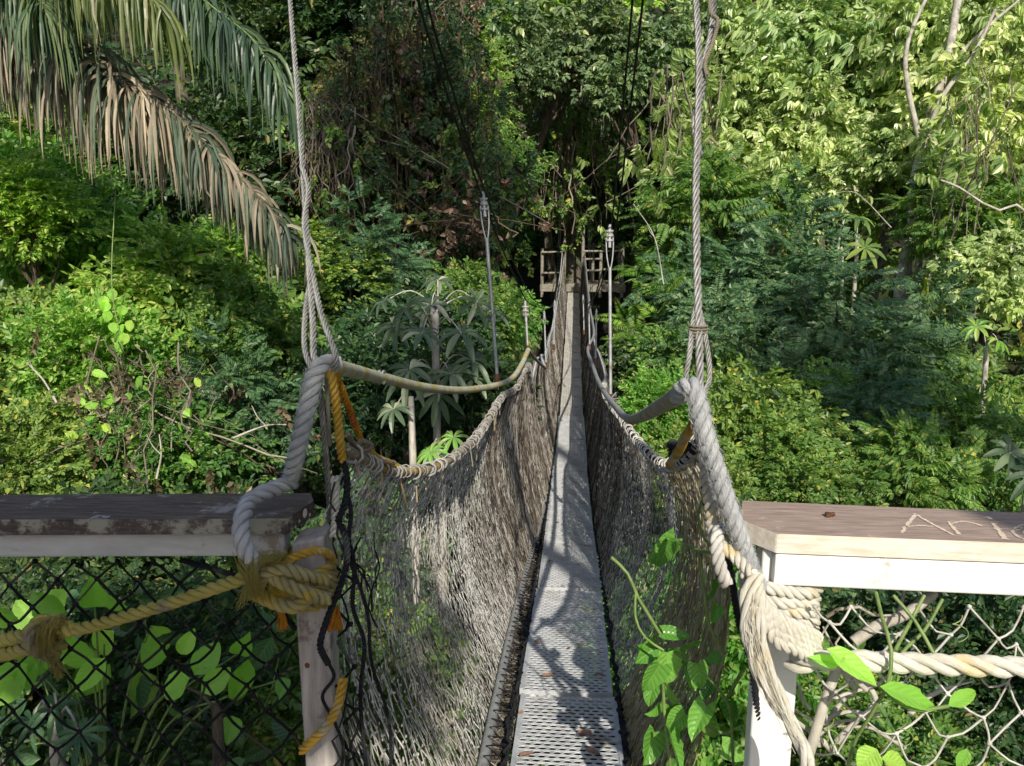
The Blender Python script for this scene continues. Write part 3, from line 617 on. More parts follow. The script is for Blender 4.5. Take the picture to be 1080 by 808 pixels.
g = G(); rope(g, [P(*k) for k in [(280, 600, 1.46), (262, 608, 1.46), (230, 619, 1.48), (180, 636, 1.50), (130, 651, 1.52), (95, 661, 1.54), (62, 667, 1.55)]], .0125, k=9, pitch=.066)
tag(g.build('guard_rope', M['yellow_rope']), 'yellow twisted rope slanting down from the post coil to the frayed knot', 'rope')
t = thing('rope_knot', P(45, 672, 1.55), 'frayed yellow rope knot hanging at the left edge of the picture', 'rope knot')
g = G(); rope(g, [P(*k) for k in [(60, 665, 1.55), (46, 655, 1.53), (34, 664, 1.51), (38, 682, 1.51), (52, 690, 1.53), (62, 680, 1.56), (55, 662, 1.57)]], .0155, jit=.1)
rope(g, [P(*k) for k in [(75, 664, 1.54), (60, 660, 1.53), (44, 664, 1.52), (20, 672, 1.54), (-30, 680, 1.58), (-120, 690, 1.6)]], .015); rope(g, [P(*k) for k in [(52, 688, 1.55), (30, 684, 1.53), (5, 690, 1.55), (-60, 700, 1.6)]], .014)
g.build('knot_turns', M['yellow_rope'], t)
g = G(); fibres(g, [P(*k) for k in [(66, 652, 1.53), (50, 660, 1.50), (44, 680, 1.50), (54, 700, 1.52)]], 170, .017, .0007, 8, .8); fibres(g, [P(*k) for k in [(56, 690, 1.51), (60, 706, 1.52), (70, 718, 1.53)]], 50, .010, .0005, 9); g.build('frayed_fibres', M['yellow_rope'], t)
# orange and other thin ropes
def one(name, keys, r, m, lab, cat='rope', tw=True, k=6, grp=None):
    g = G(); pts = [P(*q) for q in keys]
    rope(g, pts, r, k=k) if tw else tube(g, pts, r, 8)
    return tag(g.build(name, M[m]), lab, cat, grp)
one('orange_rope', [(345, 386, 1.46), (351, 402, 1.46), (355, 430, 1.47), (358, 460, 1.48), (361, 486, 1.5)], .0088, 'orange_rope', 'orange and pale rope hanging straight down beside the grey anchor rope')
one('orange_rope', [(351, 388, 1.50), (360, 410, 1.54), (372, 442, 1.6), (382, 468, 1.66)], .0075, 'red_orange_rope', 'red speckled orange rope slanting right to the lashed net rim')
one('tan_rope', [(344, 392, 1.5), (346, 430, 1.51), (348, 470, 1.53)], .004, 'tan_rope', 'thin tan cord hanging behind the orange rope', tw=False)
one('orange_rope', [(384, 470, 1.67), (396, 482, 1.8), (412, 489, 1.95), (428, 496, 2.12), (446, 497, 2.32)], .009, 'orange_rope', 'short orange rope lying along the top of the left net')
one('lashing_rope', [(366, 458, 1.5), (374, 470, 1.58), (383, 476, 1.64), (392, 470, 1.68), (380, 466, 1.62), (376, 482, 1.64), (398, 486, 1.8), (416, 488, 1.9)], .006, 'tan_rope', 'grey tan rope looped round the corner of the left net')
one('white_rope', [(353, 503, 1.53), (354, 520, 1.52), (354, 545, 1.52), (352, 566, 1.52)], .0085, 'white_rope', 'pale rope end hanging beside the left post')
one('orange_rope', [(362, 716, 1.5), (356, 745, 1.48), (343, 768, 1.46), (328, 782, 1.46), (318, 792, 1.47)], .0095, 'orange_rope', 'orange rope end slanting across the lower left post')
one('orange_rope', [(352, 628, 1.5), (351, 645, 1.49), (346, 665, 1.49)], .006, 'red_orange_rope', 'orange rope end hanging under the coil on the left post')
for i, (keys, r, lab) in enumerate([
    ([(352, 476, 1.5), (364, 494, 1.5), (366, 520, 1.5), (358, 545, 1.51), (350, 552, 1.54)], .0085, 'black braided rope bent in a bow above the left post'),
    ([(356, 548, 1.52), (364, 565, 1.5), (366, 590, 1.49), (360, 615, 1.48), (350, 640, 1.47), (340, 668, 1.46), (338, 684, 1.46), (346, 700, 1.5)], .0085, 'black and grey braided rope curving down over the left post'),
    ([(364, 512, 1.5), (370, 540, 1.51), (368, 570, 1.52), (374, 600, 1.54), (372, 640, 1.56), (384, 680, 1.6), (380, 740, 1.62), (388, 830, 1.68)], .006, 'long black rope hanging along the near edge of the left net'),
    ([(360, 575, 1.5), (376, 610, 1.55), (388, 650, 1.6), (392, 700, 1.66), (410, 760, 1.75), (412, 830, 1.8)], .005, 'thin black cord drooping across the near corner of the left net'),
    ([(347, 700, 1.5), (352, 715, 1.52), (340, 735, 1.5), (352, 760, 1.52), (362, 790, 1.54), (356, 830, 1.55)], .0045, 'thin knotted black cord beside the lower left post')]):
    g = G(); rope(g, [P(*q) for q in keys], r * .78, k=5, pitch=r * 3.4); tag(g.build('black_rope', M['black_rope']), lab, 'rope')
# tangle of black net twine at that corner
g = G(); rr = np.random.default_rng(8)
for i in range(14):
    x, y = rr.uniform(350, 400), rr.uniform(500, 800); d = 1.5 + (x - 350) * .003; pts = [P(x, y, d)]
    for q in range(4): x += rr.uniform(-9, 12); y += rr.uniform(6, 24); pts.append(P(x, y, d + rr.uniform(-.03, .03)))
    tube(g, pts, rr.uniform(.0014, .0032), 4)
tag(g.build('twine_tangle', M['black_twine']), 'tangled loose black twine where the left net meets the post', 'twine', kind='stuff')

# steel cables -----------------------------------------------------
def steel(keys, r, lab, n=4, name='wire_cable', m='cable'):
    g = G(); rope(g, [P(*q) for q in keys], r, n=n, k=5, pitch=r * 9); return tag(g.build(name, M[m]), lab, 'cable')
steel([(303, -60, 2.2), (306, 0, 2.1), (313, 90, 1.95), (318, 160, 1.84), (322, 220, 1.74), (327, 300, 1.6), (330, 340, 1.53), (331, 376, 1.47), (336, 386, 1.47)], .0068, 'long grey steel cable coming down from the top left to the thick rope')
steel([(318, 175, 1.80), (325, 200, 1.76), (321, 240, 1.70), (332, 300, 1.60), (340, 335, 1.53), (351, 365, 1.47), (354, 380, 1.45), (349, 392, 1.46)], .0062, 'second cable strand twisting off the left steel cable to the rope eye')
steel([(327, 296, 1.62), (322, 330, 1.55), (321, 365, 1.49), (327, 385, 1.46), (336, 390, 1.44)], .0055, 'short cable strand looping round the left of the rope eye')
steel([(336, 392, 1.5), (339, 430, 1.52), (344, 480, 1.55), (347, 530, 1.6), (348, 560, 1.64)], .006, 'cable tail hanging behind the orange rope to the left railing')
steel([(732, -60, 1.75), (734, 0, 1.68), (737, 60, 1.62), (736, 130, 1.56), (734, 200, 1.5), (735, 280, 1.44), (737, 340, 1.40), (738, 385, 1.37), (738, 412, 1.36)], .0075, 'thick grey steel cable coming down from the top to the right rope')
steel([(757, -60, 1.8), (753, 0, 1.72), (750, 35, 1.68), (742, 70, 1.64), (740, 95, 1.60), (733, 130, 1.57), (738, 165, 1.53)], .0075, 'second cable joining the right steel cable near the top')
for dx, lab in ((-1, 'left cable strand of the bundle above the right rope eye'), (1, 'right cable strand of the bundle above the right rope eye')):
    steel([(735, 318, 1.42), (736 + dx * 6, 345, 1.40), (737 + dx * 10, 375, 1.38), (736 + dx * 12, 400, 1.37), (738 + dx * 4, 416, 1.35)], .005, lab)
steel([(737, 400, 1.39), (741, 420, 1.38), (742, 440, 1.4), (744, 470, 1.42), (750, 520, 1.46), (752, 560, 1.5)], .005, 'cable tail hanging behind the right thick rope')
g = G(); c_ = P(736, 352, 1.40)
for s_ in np.linspace(-.014, .014, 6): th = np.linspace(0, 6.28, 12); tube_on(g, c_ + np.stack([.016 * np.cos(th), .012 * np.sin(th), np.full(12, s_)], 1), .0022, 5)
tag(g.build('wire_binding', M['tan_rope']), 'thin wire wrapped round the right cable bundle', 'wire')
one('yellow_rope', [(752, -40, 1.70), (749, 10, 1.66), (757, 22, 1.66), (752, 45, 1.64), (744, 66, 1.62), (746, 80, 1.60)], .0045, 'tan_rope', 'short yellow brown rope caught in the fork of the right cables')

# ================================================================== ropes on the right
g = G(); rope(g, [P(*k) for k in [(716, 420, 1.40), (720, 410, 1.36), (729, 407, 1.335), (735, 420, 1.33), (743, 455, 1.33), (757, 500, 1.34), (772, 545, 1.35), (783, 575, 1.37), (792, 600, 1.40), (800, 618, 1.45)]], .0160, k=10); fuzz(g, [(729, 407, 1.335), (735, 420, 1.33), (743, 455, 1.33), (757, 500, 1.34), (772, 545, 1.35), (783, 575, 1.37), (792, 600, 1.40)], .0175, 1200, 2)
tag(g.build('anchor_rope', M['grey_rope']), 'thick pale twisted rope slanting from the right cable loop down to the sunlit railing', 'rope')
one('white_rope', [(738, 440, 1.36), (742, 480, 1.38), (748, 530, 1.39), (752, 560, 1.40), (764, 576, 1.38), (780, 592, 1.36), (794, 606, 1.33)], .011, 'white_rope', 'cream rope running under the thick rope to the white post', tw=True)
one('orange_rope', [(735, 440, 1.42), (729, 452, 1.5), (722, 462, 1.6), (716, 476, 1.7), (706, 490, 1.9)], .010, 'orange_rope', 'orange brown rope hooked on the corner of the right net')
for keys, r, lab in [([(738, 462, 1.46), (744, 500, 1.44), (748, 540, 1.42), (752, 560, 1.42)], .010, 'black rope hanging under the thick pale rope'),
    ([(724, 458, 1.6), (716, 470, 1.7), (708, 468, 1.78), (712, 482, 1.8), (726, 470, 1.7)], .009, 'black rope lump tied on the right net rim'),
    ([(756, 552, 1.4), (770, 600, 1.42), (778, 650, 1.45), (792, 700, 1.5), (800, 760, 1.54)], .007, 'dark dry rope trailing down beside the white post')]:
    g = G(); rope(g, [P(*q) for q in keys], r, k=5, pitch=r * 4, jit=.2); tag(g.build('black_rope', M['black_rope']), lab, 'rope')
one('grey_rope', [(760, 555, 1.39), (756, 570, 1.37), (758, 592, 1.36), (763, 608, 1.36), (766, 615, 1.37)], .012, 'grey_twine', 'frayed whitish rope stub beside the cream rope', tw=True)
t = thing('rope_knot', P(830, 650, 1.4), 'glaring cream rope coil wound round the white post under the right plank', 'rope knot')
cr = np.array([*(pt), 0]) + [0, 0, P(838, 655, 1.42)[2]]
g = G(); coil(cr, AXr[0], AXr[1], .062, .044, -.048, .046, 5.0, .0125, g, ph=2.6, slant=-.010, seed=3); g.build('coil', M['white_rope'], t)
g = G()
for i, (dx, dy) in enumerate([(0, 0), (9, 14), (18, 30), (26, 48), (30, 64)]):
    rope(g, [P(*k) for k in [(796 + dx * .1, 606 + dy * .5, 1.345), (800 + dx * .6, 630 + dy * .7, 1.34), (822 + dx * .5, 652 + dy * .5, 1.345), (846 + dx * .2, 664 + dy * .45, 1.36), (862, 672 + dy * .4, 1.40)]], .0115)
g.build('crossing_turn', M['white_rope'], t)
g = G(); rope(g, [P(*k) for k in [(800, 604, 1.34), (789, 625, 1.335), (788, 660, 1.335), (797, 700, 1.335), (815, 735, 1.335), (838, 770, 1.34), (850, 800, 1.34), (853, 840, 1.35)]], .013, pitch=.2)
rope(g, [P(*k) for k in [(800, 640, 1.33), (806, 690, 1.33), (826, 740, 1.335), (848, 790, 1.34)]], .010, pitch=.2); g.build('loose_end', M['white_rope'], t)
g = G(); fibres(g, [P(*k) for k in [(797, 618, 1.325), (792, 660, 1.322), (808, 720, 1.325), (850, 795, 1.33)]], 30, .012, .0006, 5); g.build('frayed_fibres', M['fray'], t)
g = G(); rope(g, [P(*k) for k in [(836, 700, 1.40), (850, 698, 1.37), (880, 696, 1.37), (950, 699, 1.37), (1020, 702, 1.36), (1080, 704, 1.35), (1250, 710, 1.33)]], .0185, k=10, pitch=.125)
tag(g.build('guard_rope', M['white_rope']), 'thick cream rope running level from the white post to the right edge', 'rope')

# railing nets -----------------------------------------------------
def diamond(px0, px1, py0, py1, dfun, cell, r, m, lab, seed, jit, sag=.08, drop=.0):
    rg = np.random.default_rng(seed); nu = int((px1 - px0) / cell) + 1; nv = int((py1 - py0) / (cell * .5)) + 1; g = G(); nodes = {}
    for j in range(nv + 1):
        for i in range(nu + 1):
            x = px0 + (i + .5 * (j % 2)) * cell + rg.normal(0, cell * jit); y = py0 + j * cell * .5 + rg.normal(0, cell * jit) * (j > 0)
            nodes[i, j] = P(x, y, dfun(x, y) + rg.normal(0, .02))
    for (i, j), a in nodes.items():
        for di in ((0, 1) if j % 2 else (-1, 0)):
            b = nodes.get((i + di, j + 1))
            if b is None or rg.random() < drop: continue
            L = np.linalg.norm(b - a); mid = (a + b) / 2 + [rg.normal(0, L * .04), rg.normal(0, L * .03), -L * sag * rg.uniform(0, 1.6)]
            tube(g, [a, mid, b], r * rg.uniform(.8, 1.2), 5, L / 5, cap=False)
        if rg.random() < .95:
            q = rg.normal(0, 1, 3); q /= np.linalg.norm(q); tube(g, [a - q * r * 1.8, a, a + q * r * 1.8], [r * 1.2, r * 2.3, r * 1.2], 6, r)
    return tag(g.build('railing_net', M[m]), lab, 'netting', 'nets hung below the railings')
zr = lambda x, y: 1.56 + max(0, (y - 600)) * .0004
diamond(-190, 322, 592, 980, zr, 45, .0026, 'black_twine', 'black diamond mesh net hung under the shaded left railing', 1, .07, .06, .02)
diamond(858, 1290, 640, 900, lambda x, y: 1.44 + (y - 640) * .0004, 56, .0021, 'grey_twine', 'slack pale knotted net sagging under the sunlit right railing', 2, .12, .16, .10)
one('grey_rope', [(190, 590, 1.57), (262, 612, 1.56), (285, 632, 1.55), (312, 664, 1.54)], .006, 'black_rope', 'dark rope edge of the net running behind the coil')
g = G(); rr = np.random.default_rng(12)   # dry broken branches tangled in the right net
for i in range(15):
    x, y = rr.uniform(850, 960), rr.uniform(650, 800); d = 1.5 + rr.uniform(0, .15); pts = [P(x, y, d)]; a = rr.uniform(-2.6, -.4)
    for q in range(4): x += math.cos(a) * rr.uniform(12, 26); y += math.sin(a) * rr.uniform(10, 24); a += rr.normal(0, .4); pts.append(P(x, y, d + rr.uniform(-.02, .02)))
    tube(g, pts, [rr.uniform(.004, .008), .002], 6)
tube(g, [P(900, 677, 1.5), P(925, 660, 1.5), P(955, 648, 1.51), (P(985, 625, 1.53))], [.011, .010], 8); tube(g, [P(852, 800, 1.5), P(870, 740, 1.5), P(885, 700, 1.5)], .010, 8)
tag(g.build('dry_branches', M['pale_bark']), 'bleached broken twigs caught in the net under the right railing', 'branches')

# ================================================================== far platform
yF = 21.7; zF = -.12
tp = thing('far_platform', (0.1, yF, zF), 'weathered wooden platform wrapped round the far tree at the end of the bridge', 'platform')
g = G()
for i in range(11): box(g, [-.95 + i * .19 + .25, yF + .9, zF], I3, [.088, .95, .025])
bevel(g.build('floor_boards', M['old_wood'], tp, False), .006)
g = G(); box(g, [.25, yF - .07, zF - .05], I3, [1.15, .03, .10]); bevel(g.build('edge_board', M['old_wood'], tp, False), .006)
for x, h, dy in ((.24, 1.5, -.12), (.72, .95, -.1), (1.30, 1.15, -.05), (-.85, 1.0, -.05), (-.25, 1.3, -.12), (1.3, 1.1, 1.6), (-.85, 1.0, 1.6), (.55, 1.1, 1.6)):
    g = G(); tube_on(g, np.array([[x, yF + dy, zF - .3], [x, yF + dy, zF + h]]), .045, 8); g.build('rail_post', M['old_wood'], tp)
for (xa, xb, h, dy) in ((.24, .72, .42, -.12), (.24, 1.30, .93, -.1), (-.85, -.25, .9, -.1), (-.85, -.25, .35, -.1), (.24, .72, .72, -.12), (.72, 1.3, .45, -.08), (-.85, 1.3, 1.0, 1.6)):
    g = G(); tube_on(g, np.array([[xa, yF + dy - .045, zF + h], [xb, yF + dy - .045, zF + h + .01]]), .032, 6); g.build('rail_bar', M['old_wood'], tp)
# ================================================================== ground
def terr(x, y):
    x = np.asarray(x, float); y = np.asarray(y, float)
    h = -5.6 + np.maximum(0, y - 17) * .62 + np.maximum(0, y - 30) * .25 + np.maximum(0, -x - 5) * .62 + np.maximum(0, x - 6) * .52 + np.maximum(0, 4 - y) * .32
    return h + .5 * np.sin(x * .55 + 1.3) * np.cos(y * .43) + .25 * np.sin(x * 1.3 + y * .9)
gx = np.linspace(-60, 60, 161); gy = np.linspace(-30, 80, 147); X, Y = np.meshgrid(gx, gy, indexing='ij'); Z = np.minimum(terr(X, Y), 34)
rg = np.random.default_rng(1); Z = Z + rg.normal(0, .07, Z.shape)
g = G(); i, j = np.meshgrid(np.arange(160), np.arange(146), indexing='ij'); q = (i * 147 + j).ravel()
g.add(np.stack([X, Y, Z], -1).reshape(-1, 3), np.stack([q, q + 147, q + 148, q + 1], 1))
tag(g.build('ground', M['soil']), kind='structure')

# ================================================================== leaves
def leafV(w=.5, fold=.12, droop=.12):
    """6-point blade along +x, folded on the midrib"""
    return (np.array([[0, 0, 0], [.32, w * .5, fold], [.70, w * .38, fold * .6 - droop * .4], [1, 0, -droop], [.70, -w * .38, fold * .6 - droop * .4], [.32, -w * .5, fold]]),
            np.array([[0, 1, 2, 3], [0, 3, 4, 5]]))
def basis(d, n):
    d = d / (np.linalg.norm(d, axis=-1, keepdims=True) + 1e-9)
    y = np.cross(n, d); y /= np.linalg.norm(y, axis=-1, keepdims=True) + 1e-9; z = np.cross(d, y)
    return np.stack([d, y, z], -2)
def place(leaf, pos, d, n, s):
    V, Fc = leaf; R = basis(d, n); out = np.einsum('vk,nkj->nvj', V, R) * np.reshape(s, (-1, 1, 1)) + pos[:, None, :]
    N = len(pos); return out.reshape(-1, 3), (Fc[None] + np.arange(N)[:, None, None] * len(V)).reshape(-1, Fc.shape[1])
def twig(kind, rg):
    """leaf geometry of one twig along +x, unit length about .3; stem points returned too"""
    if kind in ('simple', 'tiny', 'big', 'droop'):
        n = {'simple': 11, 'tiny': 12, 'big': 8, 'droop': 10}[kind]; L = {'simple': .26, 'tiny': .20, 'big': .10, 'droop': .22}[kind]
        t = np.linspace(.1, 1, n); pos = np.stack([t * L, .02 * np.sin(t * 5 + rg.uniform(0, 6)), -.25 * L * t ** 2], 1)
        a = np.where(np.arange(n) % 2, 1, -1) * rg.uniform(.5, 1.3, n); a[-1] *= .2
        if kind == 'big': a = np.linspace(-2.4, 2.4, n) + rg.normal(0, .2, n)
        dn = {'simple': -.25, 'tiny': -.1, 'big': -.45, 'droop': -1.5}[kind]
        d = np.stack([np.cos(a), np.sin(a), dn + rg.normal(0, .3, n)], 1)
        nn = np.stack([rg.normal(0, .35, n), rg.normal(0, .35, n), np.ones(n)], 1)
        if kind == 'droop': nn = np.stack([np.cos(a), np.sin(a), np.full(n, .5)], 1) + rg.normal(0, .3, (n, 3))
        s = {'simple': .105, 'tiny': .062, 'big': .21, 'droop': .145}[kind] * rg.uniform(.65, 1.2, n)
        lf = leafV(*{'simple': (.52, .10, .12), 'tiny': (.6, .1, .1), 'big': (.50, .10, .18), 'droop': (.36, .10, .22)}[kind])
        return place(lf, pos, d, nn, s)
    if kind == 'pinnate':
        out = []; n = 13; L = .42; t = np.linspace(.12, 1, n); dr = rg.uniform(.15, .4)
        pos = np.stack([t * L, 0 * t, -dr * L * t ** 2], 1); P2 = np.repeat(pos, 2, 0); sg = np.tile([1, -1], n)
        d = np.stack([np.full(2 * n, .45), sg * 1., np.full(2 * n, -.22)], 1) + rg.normal(0, .07, (2 * n, 3)); nn = np.tile([.15, 0, 1.], (2 * n, 1)) + rg.normal(0, .12, (2 * n, 3))
        s = .10 * np.repeat(np.sin(np.clip(t, .15, .93) * math.pi) ** .5, 2)
        return place(leafV(.34, .03, .1), P2, d, nn, s)
    if kind == 'fern':
        n = 16; L = .6; t = np.linspace(.1, 1, n); pos = np.stack([t * L, 0 * t, .12 * t - .42 * L * t ** 2.2], 1); P2 = np.repeat(pos, 2, 0); sg = np.tile([1, -1], n)
        d = np.stack([np.full(2 * n, .5), sg * 1., np.full(2 * n, -.15)], 1) + rg.normal(0, .04, (2 * n, 3)); nn = np.tile([0, 0, 1.], (2 * n, 1)) + rg.normal(0, .1, (2 * n, 3))
        s = .19 * np.repeat((1.08 - t) ** .7, 2); return place(leafV(.17, .03, .15), P2, d, nn, s)
def merge(parts):
    V = []; Fc = []; n = 0
    for v, f in parts: V.append(v); Fc.append(f + n); n += len(v)
    return np.vstack(V), np.vstack(Fc)
def scatter_twigs(g, pos, d, n, s, kinds, rg, nvar=6):
    tw = [twig(k, rg) for k in kinds for _ in range(nvar)]; which = rg.integers(0, len(tw), len(pos))
    for q, (V, Fc) in enumerate(tw):
        m = which == q
        if m.any(): g.add(*place((V, Fc), pos[m], d[m], n[m], np.broadcast_to(s, (len(pos),))[m]))
def blobs(rg, nb, flat=.8):
    c = rg.normal(0, 1, (nb, 3)); c /= np.linalg.norm(c, axis=1)[:, None]; c *= rg.uniform(.25, .68, nb)[:, None]; c[:, 2] *= flat
    r = rg.uniform(.28, .48, nb); return c, r
def crown_mesh(name, kinds, N, material, seed, nb=11, flat=.8, droop=0., s=(.8, 1.25), extra=None):
    rg = np.random.default_rng(seed); c, r = blobs(rg, nb, flat); k = rg.integers(0, nb, N)
    u = rg.normal(0, 1, (N, 3)); u /= np.linalg.norm(u, axis=1)[:, None]; rr = rg.uniform(.45, 1.05, N) ** .7
    lay = .10 * np.round(u[:, 2] * rr * r[k] / .10) - u[:, 2] * rr * r[k]          # gather the twigs into loose tiers
    pos = c[k] + u * (rr * r[k])[:, None]; pos[:, 2] += .6 * lay
    hol = rg.normal(0, .55, (14, 3)); hr_ = rg.uniform(.12, .26, 14); kp = np.all(np.linalg.norm(pos[:, None] - hol[None], axis=2) > hr_[None], axis=1)
    pos, u, k, N = pos[kp], u[kp], k[kp], int(kp.sum())
    d = u * [1, 1, .45] + c[k] * .5 + rg.normal(0, .35, (N, 3)) + [0, 0, .12 - droop]; n = np.stack([rg.normal(.15, .3, N), rg.normal(-.55, .3, N), np.ones(N)], 1) + u * .35
    g = G(); scatter_twigs(g, pos, d, n, rg.uniform(*s, N), kinds, rg)
    me = g.data(name, False); me.materials.append(M[material])
    if extra:
        pass
    return me, c
CR = {}
def crowns(key, kinds, N, material, **kw):
    CR[key] = [crown_mesh('crown', kinds, N, material, 100 + hash_(key) + q, **kw) for q in range(2)]
def hash_(s): return sum(ord(ch) * (i + 3) for i, ch in enumerate(s)) % 997
crowns('bright', ['simple'], 1150, 'L_bright', s=(.5, .85)); crowns('mid', ['simple', 'tiny'], 1300, 'L_mid', s=(.5, .85)); crowns('dark', ['simple', 'tiny'], 1400, 'L_dark', s=(.5, .85))
crowns('tiny', ['tiny'], 1700, 'L_mid', s=(.6, .85)); crowns('olive', ['tiny', 'simple'], 1400, 'L_olive', droop=.3, s=(.5, .85))
crowns('pin', ['pinnate', 'pinnate', 'simple'], 950, 'L_blue', droop=.05, s=(.42, .68)); crowns('pale', ['droop', 'simple'], 1600, 'L_pale', droop=.1, s=(.40, .66))
crowns('teal', ['big'], 650, 'L_teal', flat=.5, s=(.36, .56)); crowns('fern', ['fern'], 70, 'L_bright', nb=5, s=(.7, 1.0))
crowns('palebig', ['big', 'droop'], 950, 'L_pale', s=(.36, .6)); crowns('middroop', ['droop', 'pinnate'], 950, 'L_mid', s=(.45, .75))

def limbs(g, base, top, c, cl, S, r0, seed, k=8):
    """tapered trunk with forks reaching the leaf clumps (local coordinates of the plant)"""
    rr = np.random.default_rng(seed); b = np.array(base, float); tp_ = np.array(top, float)
    mid = (b + tp_) / 2 + rr.normal(0, .05, 3) * np.linalg.norm(tp_ - b) * [1, 1, .2]
    tube(g, [b, mid, tp_], [r0 * 1.25, r0, r0 * .7], k, .25)
    for q in cl:
        e = c + q * S; s0 = tp_ * rr.uniform(.75, 1) + mid * 0; t = rr.uniform(.55, 1); s0 = mid * (1 - t) + tp_ * t
        m_ = (s0 + e) / 2 + rr.normal(0, .06, 3) * S; tube(g, [s0, m_, e], [r0 * .5, r0 * .28, r0 * .08], 5, .2)
cnt = 0
def plant(kind, px, py, d, S, label, cat='tree', name=None, bark='bark', rot=None, sz=None, r0=None, group=None, visible_trunk=None, base=None, lean=(0, 0)):
    """one tree or bush: crown centre seen at px,py, depth d, crown radius S metres; trunk goes to the ground"""
    global cnt; cnt += 1
    c = P(px, py, d); rr = random.Random(cnt * 7 + 1); me, cl = CR[kind][cnt % 2]
    gz = float(terr(c[0] + lean[0], c[1] + lean[1])) - .1
    if gz > c[2] - .2: gz = c[2] - .6 * S
    b = np.array([c[0] + lean[0], c[1] + lean[1], gz]) if base is None else np.array(base)
    o = thing(name or {'tree': 'broadleaf_tree', 'bush': 'bush'}.get(cat, cat.replace(' ', '_')), b, label, cat, group)
    rz = rr.uniform(-.9, .9) if rot is None else rot
    cr = bpy.data.objects.new('crown', me); COL.objects.link(cr); cr.parent = o; cr.location = tuple(c - b); cr.rotation_euler = (0, 0, rz)
    sc_ = np.array([S, S, S * (sz or rr.uniform(.85, 1.15))]); cr.scale = tuple(sc_)
    R = np.array([[math.cos(rz), math.sin(rz), 0], [-math.sin(rz), math.cos(rz), 0], [0, 0, 1]])
    g = G(); limbs(g, [0, 0, 0], c - b - [0, 0, .25 * S], c - b, (cl * sc_ / S) @ R, S, r0 or .04 * S + .02, cnt)
    tr = g.build('trunk', M[bark]); tr.parent = o
    return o

